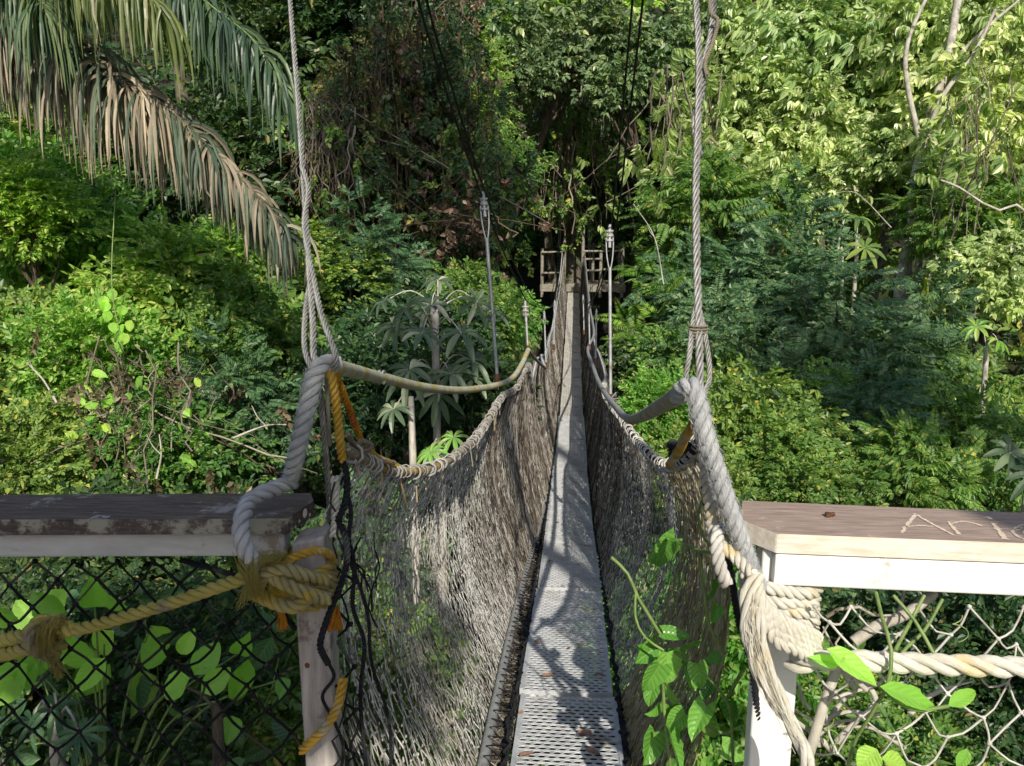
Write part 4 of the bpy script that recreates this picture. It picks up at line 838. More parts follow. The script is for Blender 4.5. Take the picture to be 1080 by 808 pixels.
# ---- left slope -----------------------------------------------------------
V_ = [
 # kind, px, py, d, S, label, cat
 ('bright', 60, 262, 9.5, 1.35, 'sunlit yellow green bush directly below the hanging palm fronds at the left edge', 'bush'),
 ('bright', 175, 300, 9.0, 1.2, 'bright green bush with light leaf tips under the brown palm frond', 'bush'),
 ('bright', 255, 330, 9.6, 1.3, 'small leaved green bush between the brown frond tips and the left steel cable', 'bush'),
 ('mid', 20, 370, 7.6, 1.0, 'half shaded bush with arching twigs at the left edge above the dark plank', 'bush'),
 ('bright', 110, 400, 7.4, .85, 'dry leaved pale bush in a bright sun patch left of the grey rope', 'bush'),
 ('palebig', 120, 455, 7.0, .62, 'pale leaved low shrub glaring in the sun just above the left railing', 'bush'),
 ('mid', 200, 470, 6.8, .8, 'dark green shrub behind the left plank beside the thick rope', 'bush'),
 ('pin', 265, 430, 7.5, .95, 'feathery dark shrub behind the thick grey rope', 'bush'),
 ('mid', 290, 360, 8.4, 1.1, 'dark bush behind the left steel cable loop', 'bush'),
 ('mid', 20, 490, 6.2, .75, 'dark low shrub in the left corner above the railing', 'bush'),
 ('mid', 335, 300, 9.4, 1.15, 'green bush behind the long left steel cable', 'bush'),
 ('pin', 390, 290, 9.6, 1.1, 'feathery green shrub above the parasol leaved tree', 'bush'),
 ('dark', 375, 430, 7.6, .85, 'dark bush behind the orange ropes', 'bush'),
 ('dark', 440, 370, 8.6, 1.0, 'deep green bush hidden behind the parasol leaves', 'bush'),
 ('mid', 505, 330, 9.5, .75, 'green shrub just left of the tall pale hanger', 'bush'),
 ('bright', 532, 335, 10.5, .5, 'bright shrub between the two left hangers', 'bush'),
 ('mid', 520, 312, 14, .8, 'green bush growing against the left side of the far platform', 'bush'),
 ('dark', 490, 420, 7.4, .8, 'dark shrub under the left hose handrail', 'bush'),
 ('bright', 30, 225, 8.3, .75, 'light green bush top in the sun at the left edge touching the palm leaflets', 'bush'),
 ('bright', 235, 270, 9.2, .8, 'bright green bush top half hidden by the hanging tips of the brown frond', 'bush'),
 # behind / above left
 ('tiny', 40, 190, 14, 2.2, 'olive tree crown behind the green palm leaflets at the left edge', 'tree'),
 ('dark', 150, 190, 15, 2.2, 'dark tree crown behind the brown palm frond', 'tree'),
 ('dark', 245, 200, 13.5, 1.9, 'deep shaded tree crown between the brown frond and the steel cable', 'tree'),
 ('olive', 340, 190, 14.5, 1.7, 'yellowish vine grown tree just right of the long left cable', 'tree'),
 ('dark', 290, 70, 16, 2.3, 'dark olive tree crown above the tip of the blue green palm frond', 'tree'),
 ('tiny', 250, 10, 17, 2.2, 'small leaved tree crown at the top left behind the palm', 'tree'),
 ('dark', 370, 30, 16, 2.2, 'dark small leaved tree at the top between the left cable and the cable pair', 'tree'),
 ('olive', 400, 120, 15, 2.0, 'brown green vine covered tree left of the slanting dark cables', 'tree'),
 ('dark', 430, 210, 14.5, 1.8, 'dark shaded vine tree left of the tall pale hanger', 'tree'),
 ('tiny', 480, 90, 16, 1.7, 'green small leaved tree crown crossed by the slanting dark cables', 'tree'),
 ('tiny', 505, 190, 15.5, 1.4, 'green sprays round the clamp of the left tall hanger', 'tree'),
 # centre
 ('teal', 500, 25, 17, 2.0, 'blue green large leaved crown at the top left of centre', 'tree'),
 ('teal', 600, 40, 18, 2.1, 'blue green large leaved crown hanging over the far platform', 'tree'),
 ('teal', 690, 75, 18, 1.8, 'blue green drooping leaved crown behind the right dark cables', 'tree'),
 ('teal', 548, 78, 17, 1.3, 'lower left tier of blue green large leaves above the tall left hanger', 'tree'),
 ('teal', 655, 88, 17.5, 1.4, 'lowest tier of blue green leaves just left of the tallest right hanger cables', 'tree'),
 ('teal', 725, 45, 18, 1.2, 'blue green leaf cluster touching the top of the right steel cable', 'tree'),
 ('mid', 575, 262, 27, 2.2, 'bush seen through the rails left of the platform tree', 'bush'),
 ('mid', 650, 268, 27, 2.2, 'bush seen through the rails right of the platform tree', 'bush'),
 ('bright', 600, -10, 21, 2.4, 'sunlit bright crown at the top centre above the blue green leaves', 'tree'),
 ('dark', 525, 170, 22, 2.2, 'dark crown left of the far platform tree', 'tree'),
 ('dark', 670, 170, 24, 2.6, 'dark shaded crown right of the far platform tree', 'tree'),
 ('mid', 725, 235, 18, 1.5, 'mid green bush right of the far platform', 'bush'),
 ('fern', 705, 350, 12.5, 1.1, 'fern like shrub with arching fronds right of the tallest hanger', 'fern'),
 ('fern', 712, 300, 15, 1.0, 'bright fern clump just right of the far platform rails', 'fern'),
 ('mid', 728, 395, 9.5, .85, 'sunlit green bush above the right hose handrail', 'bush'),
 ('bright', 690, 440, 7.6, .55, 'light green low bush between the right hose handrail and the net', 'bush'),
 ('dark', 685, 385, 12.5, .8, 'dark green bush behind the tallest right hanger', 'bush'),
 ('mid', 530, 395, 10.5, .55, 'green shrub beyond the bend of the left handrail', 'bush'),
 # right
 ('pale', 790, 30, 19, 2.7, 'pale sunlit drooping leaved tree at the top just right of the right cable', 'tree'),
 ('pale', 890, 60, 18, 2.7, 'pale glaring tree crown at the top right with a bare white limb', 'tree'),
 ('pale', 1000, 30, 17, 2.6, 'pale tree crown filling the top right corner', 'tree'),
 ('palebig', 1050, 130, 15, 2.0, 'large leaved bright tree at the upper right edge', 'tree'),
 ('pale', 780, 130, 18, 2.2, 'grey green drooping leaved tree right of the right cable fork', 'tree'),
 ('pale', 860, 170, 17, 2.2, 'dense sunlit drooping leaved tree above the feathery blue green tree', 'tree'),
 ('pale', 950, 170, 16.5, 2.0, 'bright crown in front of the white trunk at the right', 'tree'),
 ('middroop', 760, 220, 15, 1.7, 'half shaded tree right of the steel cable at mid height', 'tree'),
 ('middroop', 1040, 230, 14, 1.6, 'green spiky leaved tree at the right edge', 'tree'),
 ('palebig', 1055, 300, 12.5, 1.2, 'sunlit broad leaved shrub at the right edge below the twisted limb', 'bush'),
 ('pin', 800, 290, 12, 1.7, 'feathery blue green tree crown right of the steel cable', 'tree'),
 ('pin', 870, 350, 10.5, 1.7, 'largest feathery blue green tree filling the middle right', 'tree'),
 ('pin', 950, 370, 10.8, 1.25, 'feathery blue green crown with soft tips before the white trunk', 'tree'),
 ('pin', 780, 390, 9.6, 1.2, 'low feathery dark shrub right of the cable loop', 'bush'),
 ('pin', 900, 450, 8.6, 1.1, 'dark feathery shrub above the scratched plank', 'bush'),
 ('mid', 800, 460, 8.0, .9, 'green shrub right of the thick pale rope', 'bush'),
 ('bright', 860, 410, 8.9, .45, 'small bright yellow green spray inside the blue green tree', 'bush'),
 ('mid', 850, 500, 7.2, .75, 'dark shrub right behind the nail end of the brown plank', 'bush'),
 ('mid', 1040, 470, 8.2, .85, 'light tipped sapling above the scratched letters at the right edge', 'bush'),
 ('middroop', 960, 500, 7.4, .8, 'dark shrub directly behind the scratched letters', 'bush'),
 ('middroop', 1010, 400, 11.5, 1.1, 'shaded drooping leaved bush below the dark hollow at the right', 'bush'),
 ('mid', 740, 500, 7.0, .6, 'dark green bush seen between the right net and the thick rope', 'bush'),
 # below, seen through the nets and under the rails
 ('dark', 60, 720, 4.2, .75, 'dark shrub below the black mesh at the lower left', 'bush'),
 ('dark', 180, 740, 4.4, .75, 'dark lobed leaf shrub low under the left railing', 'bush'),
 ('mid', 265, 700, 4.8, .8, 'green shrub under the coil of the left post', 'bush'),
 ('dark', 120, 620, 5.6, .9, 'deep shaded shrub just under the pale left beam', 'bush'),
 ('dark', 260, 620, 6.0, .9, 'deep shaded shrub left of the left post top', 'bush'),
 ('mid', 420, 720, 5.6, .95, 'blue green shrub seen through the left net low down', 'bush'),
 ('pin', 410, 600, 7.0, 1.0, 'feathery shrub seen through the left net near the post', 'bush'),
 ('dark', 480, 560, 7.5, 1.0, 'dark bush seen through the middle of the left net', 'bush'),
 ('mid', 920, 780, 5.0, .8, 'low bush under the cream guard rope', 'bush'),
 ('dark', 1020, 720, 5.4, .9, 'dark leaved bush at the lower right corner', 'bush'),
 ('pin', 900, 650, 6.5, .9, 'small leaved dark bush just under the glaring white beam', 'bush'),
 ('bright', 740, 700, 5.2, .8, 'sunlit bush left of the white post', 'bush'),
 ('dark', 770, 620, 6.0, .8, 'dark bush behind the white post rope', 'bush'),
]
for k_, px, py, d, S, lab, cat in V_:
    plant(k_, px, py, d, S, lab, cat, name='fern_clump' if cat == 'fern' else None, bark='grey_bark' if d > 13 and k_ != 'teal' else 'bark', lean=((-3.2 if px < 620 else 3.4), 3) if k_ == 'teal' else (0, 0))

# mass of undergrowth over the slopes, and the wood beyond
def mass(n, xr, yr, hr, kinds, material, seed, s, nm, keepout=None):
    rg = np.random.default_rng(seed); x = rg.uniform(*xr, n); y = rg.uniform(*yr, n)
    # clump the scatter
    cx = rg.uniform(*xr, n // 40 + 1); cy = rg.uniform(*yr, n // 40 + 1); w_ = rg.integers(0, len(cx), n); f = .75
    x = np.where(rg.random(n) < f, cx[w_] + rg.normal(0, .9, n), x); y = np.where(rg.random(n) < f, cy[w_] + rg.normal(0, .9, n), y)
    z = terr(x, y) + rg.uniform(0, 1, n) ** 1.3 * (hr[0] + (hr[1] - hr[0]) * (.5 + .5 * np.sin(cx[w_] * 3 + cy[w_])))
    k = (np.abs(x - .2) > np.interp(y, [6, 12, 23], [1.1, 1.7, 2.6])) | (z < dz(y) - 1.7) | (y > 26)
    k &= ~((np.hypot(x, y) < 3.4) & (z > -2.6)) & ~((y < 2.5) & (z > -1.6) & (np.abs(x) < 4))
    x, y, z = x[k], y[k], z[k]; m = len(x)
    d = rg.normal(0, 1, (m, 3)) * [1, 1, .4] + [0, -.5, .15]; nn = np.stack([rg.normal(.15, .3, m), rg.normal(-.55, .3, m), np.ones(m)], 1)
    g = G(); scatter_twigs(g, np.stack([x, y, z], 1), d, nn, rg.uniform(*s, m), kinds, rg)
    return tag(g.build(nm, M[material], smooth=False), None, None, None, 'stuff')
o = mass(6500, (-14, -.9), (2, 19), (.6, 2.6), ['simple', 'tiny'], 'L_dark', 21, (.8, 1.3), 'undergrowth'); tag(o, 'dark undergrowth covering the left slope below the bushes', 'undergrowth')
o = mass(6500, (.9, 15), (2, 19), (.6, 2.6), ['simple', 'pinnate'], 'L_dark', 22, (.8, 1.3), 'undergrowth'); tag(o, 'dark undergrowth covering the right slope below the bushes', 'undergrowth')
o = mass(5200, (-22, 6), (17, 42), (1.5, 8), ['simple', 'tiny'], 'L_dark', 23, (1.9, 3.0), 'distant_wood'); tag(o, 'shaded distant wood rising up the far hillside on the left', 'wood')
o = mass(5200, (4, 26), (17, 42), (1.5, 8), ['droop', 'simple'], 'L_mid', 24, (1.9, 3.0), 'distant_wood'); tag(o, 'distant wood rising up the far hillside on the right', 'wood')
o = mass(2200, (-9, 10), (7, 20), (.5, 2.2), ['simple', 'pinnate'], 'L_mid', 25, (1.1, 1.8), 'undergrowth'); tag(o, 'green undergrowth in the ravine under the bridge', 'undergrowth')

# ================================================================== far tree, trunks, vines
def trunk_tree(keys, radii, bark, label, limbs_=(), nm='tree_trunk', cat='tree', twisty=True):
    pts = [P(*q) for q in keys]; gz = terr(pts[0][0], pts[0][1]); pts[0] = np.array([pts[0][0], pts[0][1], min(float(gz), pts[0][2])])
    t = thing(nm, pts[0], label, cat); g = G(); p = smooth_path(pts, .15); rr = np.random.default_rng(len(label))
    r = np.interp(np.linspace(0, 1, len(p)), np.linspace(0, 1, len(radii)), radii) * (1 + .08 * rr.normal(size=len(p)))
    tube_on(g, p, r, 12); g.build('trunk', M[bark], t)
    for kk, rl in limbs_: g = G(); tube(g, [P(*q) for q in kk], rl, 7, .1); g.build('limb', M[bark], t)
    return t
trunk_tree([(602, 330, 22.6), (603, 290, 22.6), (601, 230, 22.6), (598, 170, 22.6), (592, 90, 22.6), (600, -40, 22.8)], [.40, .34, .30, .27, .24, .2], 'grey_bark', 'vine grown trunk of the tree that carries the far platform',
  [([(598, 175, 22.6), (650, 160, 22), (700, 152, 21), (745, 135, 20)], [.12, .05]), ([(598, 190, 22.6), (630, 172, 22), (670, 158, 21)], [.08, .03]), ([(593, 110, 22.6), (550, 60, 22), (520, 0, 22)], [.14, .06])], 'platform_tree')
trunk_tree([(945, 560, 15), (948, 330, 15), (955, 270, 15), (966, 190, 15), (980, 130, 15), (1000, 60, 15), (1010, 0, 15)], [.20, .17, .13, .10, .10, .09, .07], 'pale_bark', 'white barked leaning trunk at the right with branches forking near the top',
  [([(966, 190, 15), (990, 110, 14.6), (1025, 60, 14.4), (1050, 10, 14.2)], [.06, .03]), ([(972, 160, 15), (955, 60, 14.8), (985, -20, 14.6)], [.06, .03]), ([(1000, 70, 15), (1040, 30, 14.6), (1075, 0, 14.4)], [.05, .02])], 'white_trunk_tree')
trunk_tree([(968, 520, 15.6), (966, 330, 15.6), (972, 250, 15.6), (975, 200, 15.6)], [.10, .09, .07, .05], 'pale_bark', 'thinner pale trunk just right of the white trunk', nm='young_tree')
trunk_tree([(884, 420, 15), (888, 300, 15), (884, 262, 15), (890, 232, 15)], [.045, .04, .035, .02], 'vine_pale' if False else 'pale_bark', 'slender tan stem standing in the dark hollow at the right', nm='young_tree')
trunk_tree([(1130, 420, 12.5), (1110, 260, 12.5), (1088, 228, 12.4), (1072, 216, 12.4), (1054, 222, 12.3), (1036, 214, 12.3), (1012, 198, 12.3), (992, 190, 12.3)], [.08, .07, .05, .04, .035, .03, .02, .015], 'pale_bark', 'twisted bare pale limb reaching in from the right edge', nm='bare_tree')
trunk_tree([(437, 560, 6.0), (436, 500, 6.0), (434, 450, 6.0), (433, 418, 6.0)], [.036, .034, .030, .026], 'pale_bark', 'slim mottled stem standing behind the dip of the left net', nm='sapling')
trunk_tree([(40, 420, 10.5), (36, 300, 10.5), (42, 200, 10.5), (38, 100, 10.5)], [.07, .06, .05, .04], 'bark', 'dark trunk standing at the left edge under the palm', nm='young_tree')
trunk_tree([(215, 420, 13), (212, 200, 13), (190, 90, 13), (184, -30, 13)], [.12, .11, .10, .09], 'bark', 'thick dark trunk behind the palm fronds', nm='dark_trunk_tree')
# bare twigs in the left bushes
for i, (kk, lab) in enumerate([([(246, 462, 6.2), (280, 449, 6.2), (302, 448, 6.25)], 'bare forked twig just left of the thick grey rope'), ([(60, 425, 6.4), (45, 400, 6.4), (28, 382, 6.4)], 'curved bare grey branch in the bush at the left edge'), ([(165, 505, 6), (170, 480, 6), (168, 458, 6)], 'upright dead twig above the left plank'), ([(940, 240, 13), (905, 205, 13), (880, 203, 13)], 'thin bare branch in the pale tree on the right'), ([(700, 300, 11), (690, 250, 11), (668, 215, 11)], 'thin dead branch right of the tallest hanger')]):
    g = G(); tube(g, [P(*q) for q in kk], [.010, .005], 5); a = P(*kk[1]); tube(g, [a, a + [-.06, 0, .07], a + [-.10, 0, .16]], [.006, .003], 4); tag(g.build('bare_twig', M['pale_bark']), lab, 'twig')
# hanging liana curtains
def curtain(x0, x1, y0, y1, d0, d1, n, r, m, label, seed, leaves=0, lm='L_brown', wig=.06, kinds=('tiny',), ls=(1.5, 2.4), nm='liana_curtain'):
    rg = np.random.default_rng(seed); t = thing(nm, P((x0 + x1) / 2, y0, (d0 + d1) / 2), label, 'vines'); g = G(); pos = []
    for i in range(n):
        x, d = rg.uniform(x0, x1), rg.uniform(d0, d1); ya = rg.uniform(y0, y0 + (y1 - y0) * .5); yb = rg.uniform(ya + (y1 - y0) * .2, y1)
        a = P(x, ya, d); b = P(x + rg.normal(0, 8), yb, d); b[1] = a[1] + rg.normal(0, .2); k = 7
        tt = np.linspace(0, 1, k)[:, None]; p = a * (1 - tt) + b * tt + np.cumsum(rg.normal(0, wig, (k, 3)) * [1, 1, .3], 0)
        if rg.random() < .15: p[:, 0] += np.linspace(0, rg.normal(0, 1.2), k) 
        tube(g, p, r * rg.uniform(.5, 1.8), 4, .25, cap=False); pos.append(p[rg.integers(0, k, 3)])
    g.build('lianas', M[m], t)['kind'] = 'stuff'
    if leaves:
        Pp = np.vstack(pos); q = Pp[rg.integers(0, len(Pp), leaves)] + rg.normal(0, .25, (leaves, 3)); d = rg.normal(0, .6, (leaves, 3)) + [0, 0, -1.]
        g = G(); scatter_twigs(g, q, d, rg.normal(0, .4, (leaves, 3)) + [0, -1, .4], rg.uniform(*ls, leaves), list(kinds), rg); g.build('leaves', M[lm], t, False)['kind'] = 'stuff'
curtain(385, 500, -20, 290, 12.5, 15, 170, .008, 'vine', 'dense brown curtain of hanging lianas and dead leaves left of the dark cables', 1, 420, 'L_brown', ls=(.9, 1.5))
curtain(355, 420, 40, 280, 12, 13.5, 120, .010, 'vine', 'brown liana curtain with small green leaves right of the long left cable', 2, 420, 'L_olive', ls=(1., 1.6))
curtain(320, 375, 90, 240, 12, 13, 170, .008, 'vine_pale', 'tangle of sunlit tan vine stems just right of the long left cable', 3, 90, 'L_bright', ls=(.9, 1.4))
curtain(530, 640, 60, 250, 19, 21, 120, .016, 'vine_pale', 'grey aerial roots and lianas hanging round the far platform tree', 4, 260, 'L_mid', ls=(1.5, 2.4))
curtain(580, 620, 60, 255, 22.0, 22.3, 40, .016, 'vine_pale', 'thick creeper stems clinging to the trunk of the far platform tree', 5, 900, 'L_dark', ls=(1.4, 2.2), wig=.05)
curtain(370, 520, -20, 290, 11.8, 14, 30, .007, 'vine', 'small green leaves creeping over the brown liana curtain', 16, 900, 'L_dark', ls=(1.1, 1.7), nm='creeper')
curtain(460, 530, 130, 300, 12, 14, 70, .010, 'vine', 'thin dark lianas behind the tall left hanger', 6, 260, 'L_mid', ls=(.9, 1.5))
curtain(690, 770, 60, 260, 15, 17, 45, .012, 'vine_pale', 'few pale lianas hanging right of the dark cable pair', 7, 160, 'L_pale', ls=(1.2, 1.8), kinds=('droop',))
curtain(1000, 1080, 60, 330, 12, 14, 26, .010, 'vine_pale', 'loose pale lianas hanging at the right edge', 8, 70, 'L_pale', ls=(1, 1.6), kinds=('droop',))
curtain(455, 510, 215, 260, 10.5, 11.5, 26, .008, 'vine', 'hanging bunch of dry brown leaves left of the hanger clamp', 9, 60, 'L_brown', ls=(.35, .6), kinds=('big',), nm='dead_leaf_bunch')
curtain(90, 225, 350, 520, 6.2, 6.9, 60, .005, 'vine_pale', 'bleached dead vine stems and dry leaves in the sun patch above the left plank', 10, 60, 'L_brown', ls=(.7, 1.2), nm='dead_vine')

# ================================================================== parasol leaved tree (cecropia)
def palmate(g, c, ax, s, rg, nl=9, droop=.25):
    """one umbrella leaf: lobes radiating from the petiole end"""
    ax = ax / np.linalg.norm(ax); u = np.cross(ax, [0.3, .1, 1]); u /= np.linalg.norm(u); v = np.cross(ax, u); a0 = rg.uniform(0, 6.28)
    for i in range(nl):
        a = a0 + (i + rg.normal(0, .08)) * 2 * math.pi / nl; d = np.cos(a) * u + np.sin(a) * v; side = np.cross(ax, d); L = s * rg.uniform(.75, 1.1); k = 7; t = np.linspace(.04, 1, k)
        dr = droop * rg.uniform(.6, 1.5); sp = c + d * (t * L)[:, None] + ax * (.10 * np.sin(t * 3.14) * L)[:, None] - np.array([0, 0, 1]) * (dr * t ** 2 * L)[:, None]
        w_ = s * .15 * np.sin(np.clip(t * .93 + .03, 0, 1) * math.pi) ** .75 * (t ** .35)
        Lf = sp + side * w_[:, None] + ax * (w_ * .45)[:, None]; Rt = sp - side * w_[:, None] + ax * (w_ * .45)[:, None]
        V = np.concatenate([Lf, sp, Rt]); j = np.arange(k - 1); g.add(V, np.vstack([np.stack([j, j + k, j + k + 1, j + 1], 1), np.stack([j + k, j + 2 * k, j + 2 * k + 1, j + k + 1], 1)]))
def parasol(keys, trunk, label, seed, m='L_cec', nm='parasol_tree'):
    rg = np.random.default_rng(seed); pts = [P(*q) for q in trunk]; pts[0][2] = float(terr(pts[0][0], pts[0][1])); t = thing(nm, pts[0], label, 'tree'); g = G(); tube(g, pts, [.045, .03], 8, .1)
    tops = pts[1:]
    gl = G()
    for (x, y, d, s) in keys:
        c = P(x, y, d); top = min(tops, key=lambda q: np.linalg.norm(q - c)); mid = (c + top) / 2 + [0, 0, .12]; tube(g, [top, mid, c], [.008, .005], 5, .05)
        out = c - top; ax = np.array([0, -.55, 1.]) + out * rg.uniform(.5, 1.2) + rg.normal(0, .3, 3); palmate(gl, c, ax, s * .86, rg, rg.integers(8, 11), rg.uniform(.15, .45))
    g.build('trunk', M['pale_bark'], t); gl.build('crown', M[m], t, False); return t
parasol([(430, 325, 6.4, .27), (487, 352, 6.2, .29), (455, 322, 6.6, .25), (503, 318, 6.6, .20), (445, 352, 6.1, .24), (432, 390, 6.0, .27), (475, 395, 6.2, .27), (415, 345, 6.5, .22), (405, 318, 6.8, .2), (498, 380, 6.3, .25),
  (462, 296, 6.9, .2), (415, 432, 5.9, .2), (460, 415, 6.2, .25), (500, 400, 6.3, .22), (520, 330, 6.8, .2)],
  [(462, 600, 6.5), (460, 400, 6.5), (458, 350, 6.6), (462, 325, 6.8)], 'tree with grey green umbrella shaped leaves under and behind the left hose handrail', 3)
parasol([(454, 478, 5.8, .17), (478, 462, 5.9, .17), (440, 500, 5.9, .12), (470, 490, 6.0, .12)], [(466, 600, 6.1), (466, 500, 6.1), (467, 480, 6.05)], 'small bright seedling with star shaped leaves above the left net', 5, 'L_big', 'parasol_seedling')
parasol([(1065, 478, 6.8, .3), (1092, 500, 6.6, .28)], [(1085, 640, 6.9), (1083, 520, 6.9), (1085, 500, 6.9)], 'star leaved sapling at the right edge above the plank', 6, 'L_cec', 'parasol_seedling')
parasol([(560, 240, 14, .5), (905, 230, 12, .35), (912, 262, 11.5, .35)][1:], [(900, 420, 11.8), (902, 290, 11.8), (903, 260, 11.8)], 'star leaved sapling in front of the dark hollow on the right', 7, 'L_mid', 'parasol_seedling')
parasol([(1030, 345, 9.5, .24), (1052, 360, 9.3, .22), (1035, 455, 7.6, .2), (1050, 440, 7.6, .18)][:2], [(1040, 520, 9.5), (1040, 380, 9.5), (1040, 365, 9.5)], 'hanging star leaves in the sun at the right edge', 8, 'L_bright', 'parasol_seedling')
parasol([(60, 745, 3.4, .14), (85, 775, 3.3, .14), (35, 760, 3.5, .12)], [(60, 960, 3.5), (60, 790, 3.5), (62, 770, 3.45)], 'lobed dark leaf plant low in the left corner behind the mesh', 9, 'L_blue', 'parasol_seedling')

# ================================================================== palm
def frond(keys, lmin, lmax, n, m, parent, label, seed, side=(1, -1), spread=.35, grav=1.2, w=.016, t0=.0, rach=.018):
    rg = np.random.default_rng(seed); p = smooth_path([P(*k) for k in keys], .03); T, N, B = frames(p); L = len(p)
    g = G(); tube_on(g, p, np.linspace(rach, .004, L), 6); r_ = g.build('frond', M['palm_sun'] if m == 'palm_sun' else M['green_stem'] if m == 'palm_green' else M['bark'], parent); r_['label'] = label
    g = G()
    for i in range(n):
        t = t0 + (1 - t0) * (i + rg.uniform(-.4, .4)) / n; t = min(max(t, 0), .999); q = int(t * (L - 1)); c = p[q]; sd = side[i % len(side)]
        hz = np.cross(T[q], [0, 0, 1]); hz /= np.linalg.norm(hz) + 1e-9
        d = sd * hz * spread * rg.uniform(.2, 1.3) + T[q] * .30 * (1 if t > .6 else .6) + rg.normal(0, .13, 3); ln = rg.uniform(.6, 1.1) * (lmin + (lmax - lmin) * math.sin(min(1, t * .9 + .22) * math.pi * .93) ** .7)
        k = 8; sp = [c]; dd = d / np.linalg.norm(d)
        kink = rg.integers(2, k) if rg.random() < .35 else 99
        for q2 in range(k - 1):
            dd = dd + np.array([0, 0, -grav]) * (.22 + .12 * q2) + (rg.normal(0, .4, 3) if q2 == kink else 0); dd /= np.linalg.norm(dd); sp.append(sp[-1] + dd * ln / (k - 1))
        sp = np.array(sp); view = np.array([rg.normal(0, .35), -1, rg.normal(0, .25)]); tw = np.gradient(sp, axis=0); sv = np.cross(tw, view); sv /= np.linalg.norm(sv, axis=1)[:, None] + 1e-9
        nv = np.cross(sv, tw); nv /= np.linalg.norm(nv, axis=1)[:, None] + 1e-9; tt = np.linspace(0, 1, k); ww = w * rg.uniform(.7, 1.15) * np.minimum(1, .45 + tt * 3) * (1 - tt ** 3 * .92); fold = .35
        V = np.concatenate([sp + sv * ww[:, None] + nv * (ww * fold)[:, None], sp, sp - sv * ww[:, None] + nv * (ww * fold)[:, None]]); j = np.arange(k - 1)
        g.add(V, np.vstack([np.stack([j, j + k, j + k + 1, j + 1], 1), np.stack([j + k, j + 2 * k, j + 2 * k + 1, j + k + 1], 1)]))
    lf = g.build('leaflets', M[m], r_, False); return r_
pb = P(-120, 90, 7.0); pb0 = np.array([pb[0], pb[1], float(terr(pb[0], pb[1]))])
palm = thing('palm_tree', pb0, 'palm at the upper left with long hanging green and browning fronds', 'palm')
g = G(); tube(g, [pb0, (pb0 + pb) / 2 + [.1, 0, 0], pb + [0, 0, .9]], [.17, .12], 12, .1); g.build('trunk', M['grey_bark'], palm)
frond([(-120, -20, 6.8), (60, -60, 6.6), (160, -45, 6.4), (225, 8, 6.2), (265, 40, 6.1), (289, 75, 6.05), (298, 92, 6.0)], .42, .95, 520, 'palm_green', palm, 'blue green frond arching over the top left', 1, spread=.3, grav=1.2, w=.014)
frond([(-120, 20, 6.9), (-20, -10, 6.6), (60, 35, 6.4), (120, 80, 6.2), (175, 112, 6.1), (230, 165, 6.0), (275, 210, 5.95), (304, 248, 5.9)], .32, .98, 560, 'palm_dry', palm, 'brown drying frond slanting down to the right', 2, spread=.35, grav=1.1, w=.0145, rach=.011)
frond([(-120, 40, 7.1), (-20, 15, 6.8), (60, 52, 6.6), (120, 92, 6.4), (175, 126, 6.25), (228, 176, 6.15), (270, 218, 6.1), (296, 255, 6.05)], .25, .9, 420, 'palm_dry', palm, 'second brown frond lying close behind the first', 12, spread=.2, grav=1.5, w=.014, rach=.008)
frond([(-120, -40, 6.8), (-20, -85, 6.3), (50, -70, 5.9), (90, -45, 5.7), (140, -20, 5.6), (170, 8, 5.6)], .45, 1.0, 260, 'palm_sun', palm, 'sunlit yellow green frond fanning down at the top', 3, spread=.45, grav=1.5, w=.014, t0=.30)
frond([(-120, -10, 6.8), (-60, -60, 6.4), (-10, -60, 6.0), (25, -35, 5.8), (45, 10, 5.7)], .45, 1.15, 190, 'palm_green', palm, 'shaded green frond at the far left edge', 4, spread=.4, grav=1.2, w=.012, t0=.3)
frond([(-120, 40, 7.0), (-60, 10, 6.8), (-10, 20, 6.7), (30, 55, 6.6)], .5, 1.1, 170, 'palm_dry', palm, 'drooping dry frond at the left edge', 5, spread=.4, grav=1.2, w=.013, t0=.2)
frond([(-120, -40, 7.2), (20, -110, 7.0), (110, -90, 6.9), (180, -50, 6.9), (215, -10, 6.9)], .5, 1.1, 220, 'palm_green', palm, 'dark green frond behind the sunlit one', 6, spread=.35, grav=1.1, w=.0145, rach=.011)

# ================================================================== near broad leaves
def big_leaf(g, c, tip, nrm, w, rg, k=9, notch=0.):
    """smooth ovate leaf from base c to tip with midrib fold, wavy edge and side veins"""
    ax = tip - c; L = np.linalg.norm(ax); ax = ax / L; sv = np.cross(nrm, ax); sv /= np.linalg.norm(sv); nv = np.cross(ax, sv); t = np.linspace(0, 1, k)
    prof = np.sin(np.clip(t ** .75, 0, 1) * math.pi) ** .8 if not notch else np.clip(np.sin((t * .92 + .08) ** .6 * math.pi), 0, 1) ** .75
    sp = c + ax * (t * L)[:, None] - nv * (.16 * L * t ** 2)[:, None]; cols = []
    for s_ in (-1, -.62, -.3, 0, .3, .62, 1):
        lift = abs(s_) * w * .28 - (s_ ** 2) * w * .10 + .012 * w * 0
        back = -notch * L * abs(s_) * (1 - t) ** 3
        wav = .035 * w * np.sin(t * 22 + rg.uniform(0, 6)) * abs(s_) + .02 * w * np.cos(t * 60) * (abs(s_) < .9) * (s_ != 0)
        cols.append(sp + sv * (prof * w * .5 * s_)[:, None] + nv * ((lift + wav) * (prof > .01))[:, None] + ax * back[:, None])
    V = np.concatenate(cols); F_ = []
    for q in range(6): j = np.arange(k - 1) + q * k; F_.append(np.stack([j, j + 1, j + 1 + k, j + k], 1))
    F_ = np.vstack(F_); uvv = np.stack([np.tile(t, 7), np.repeat(np.array([-1, -.62, -.3, 0, .3, .62, 1]), k)], 1)
    g.add(V, F_, uvv[F_])
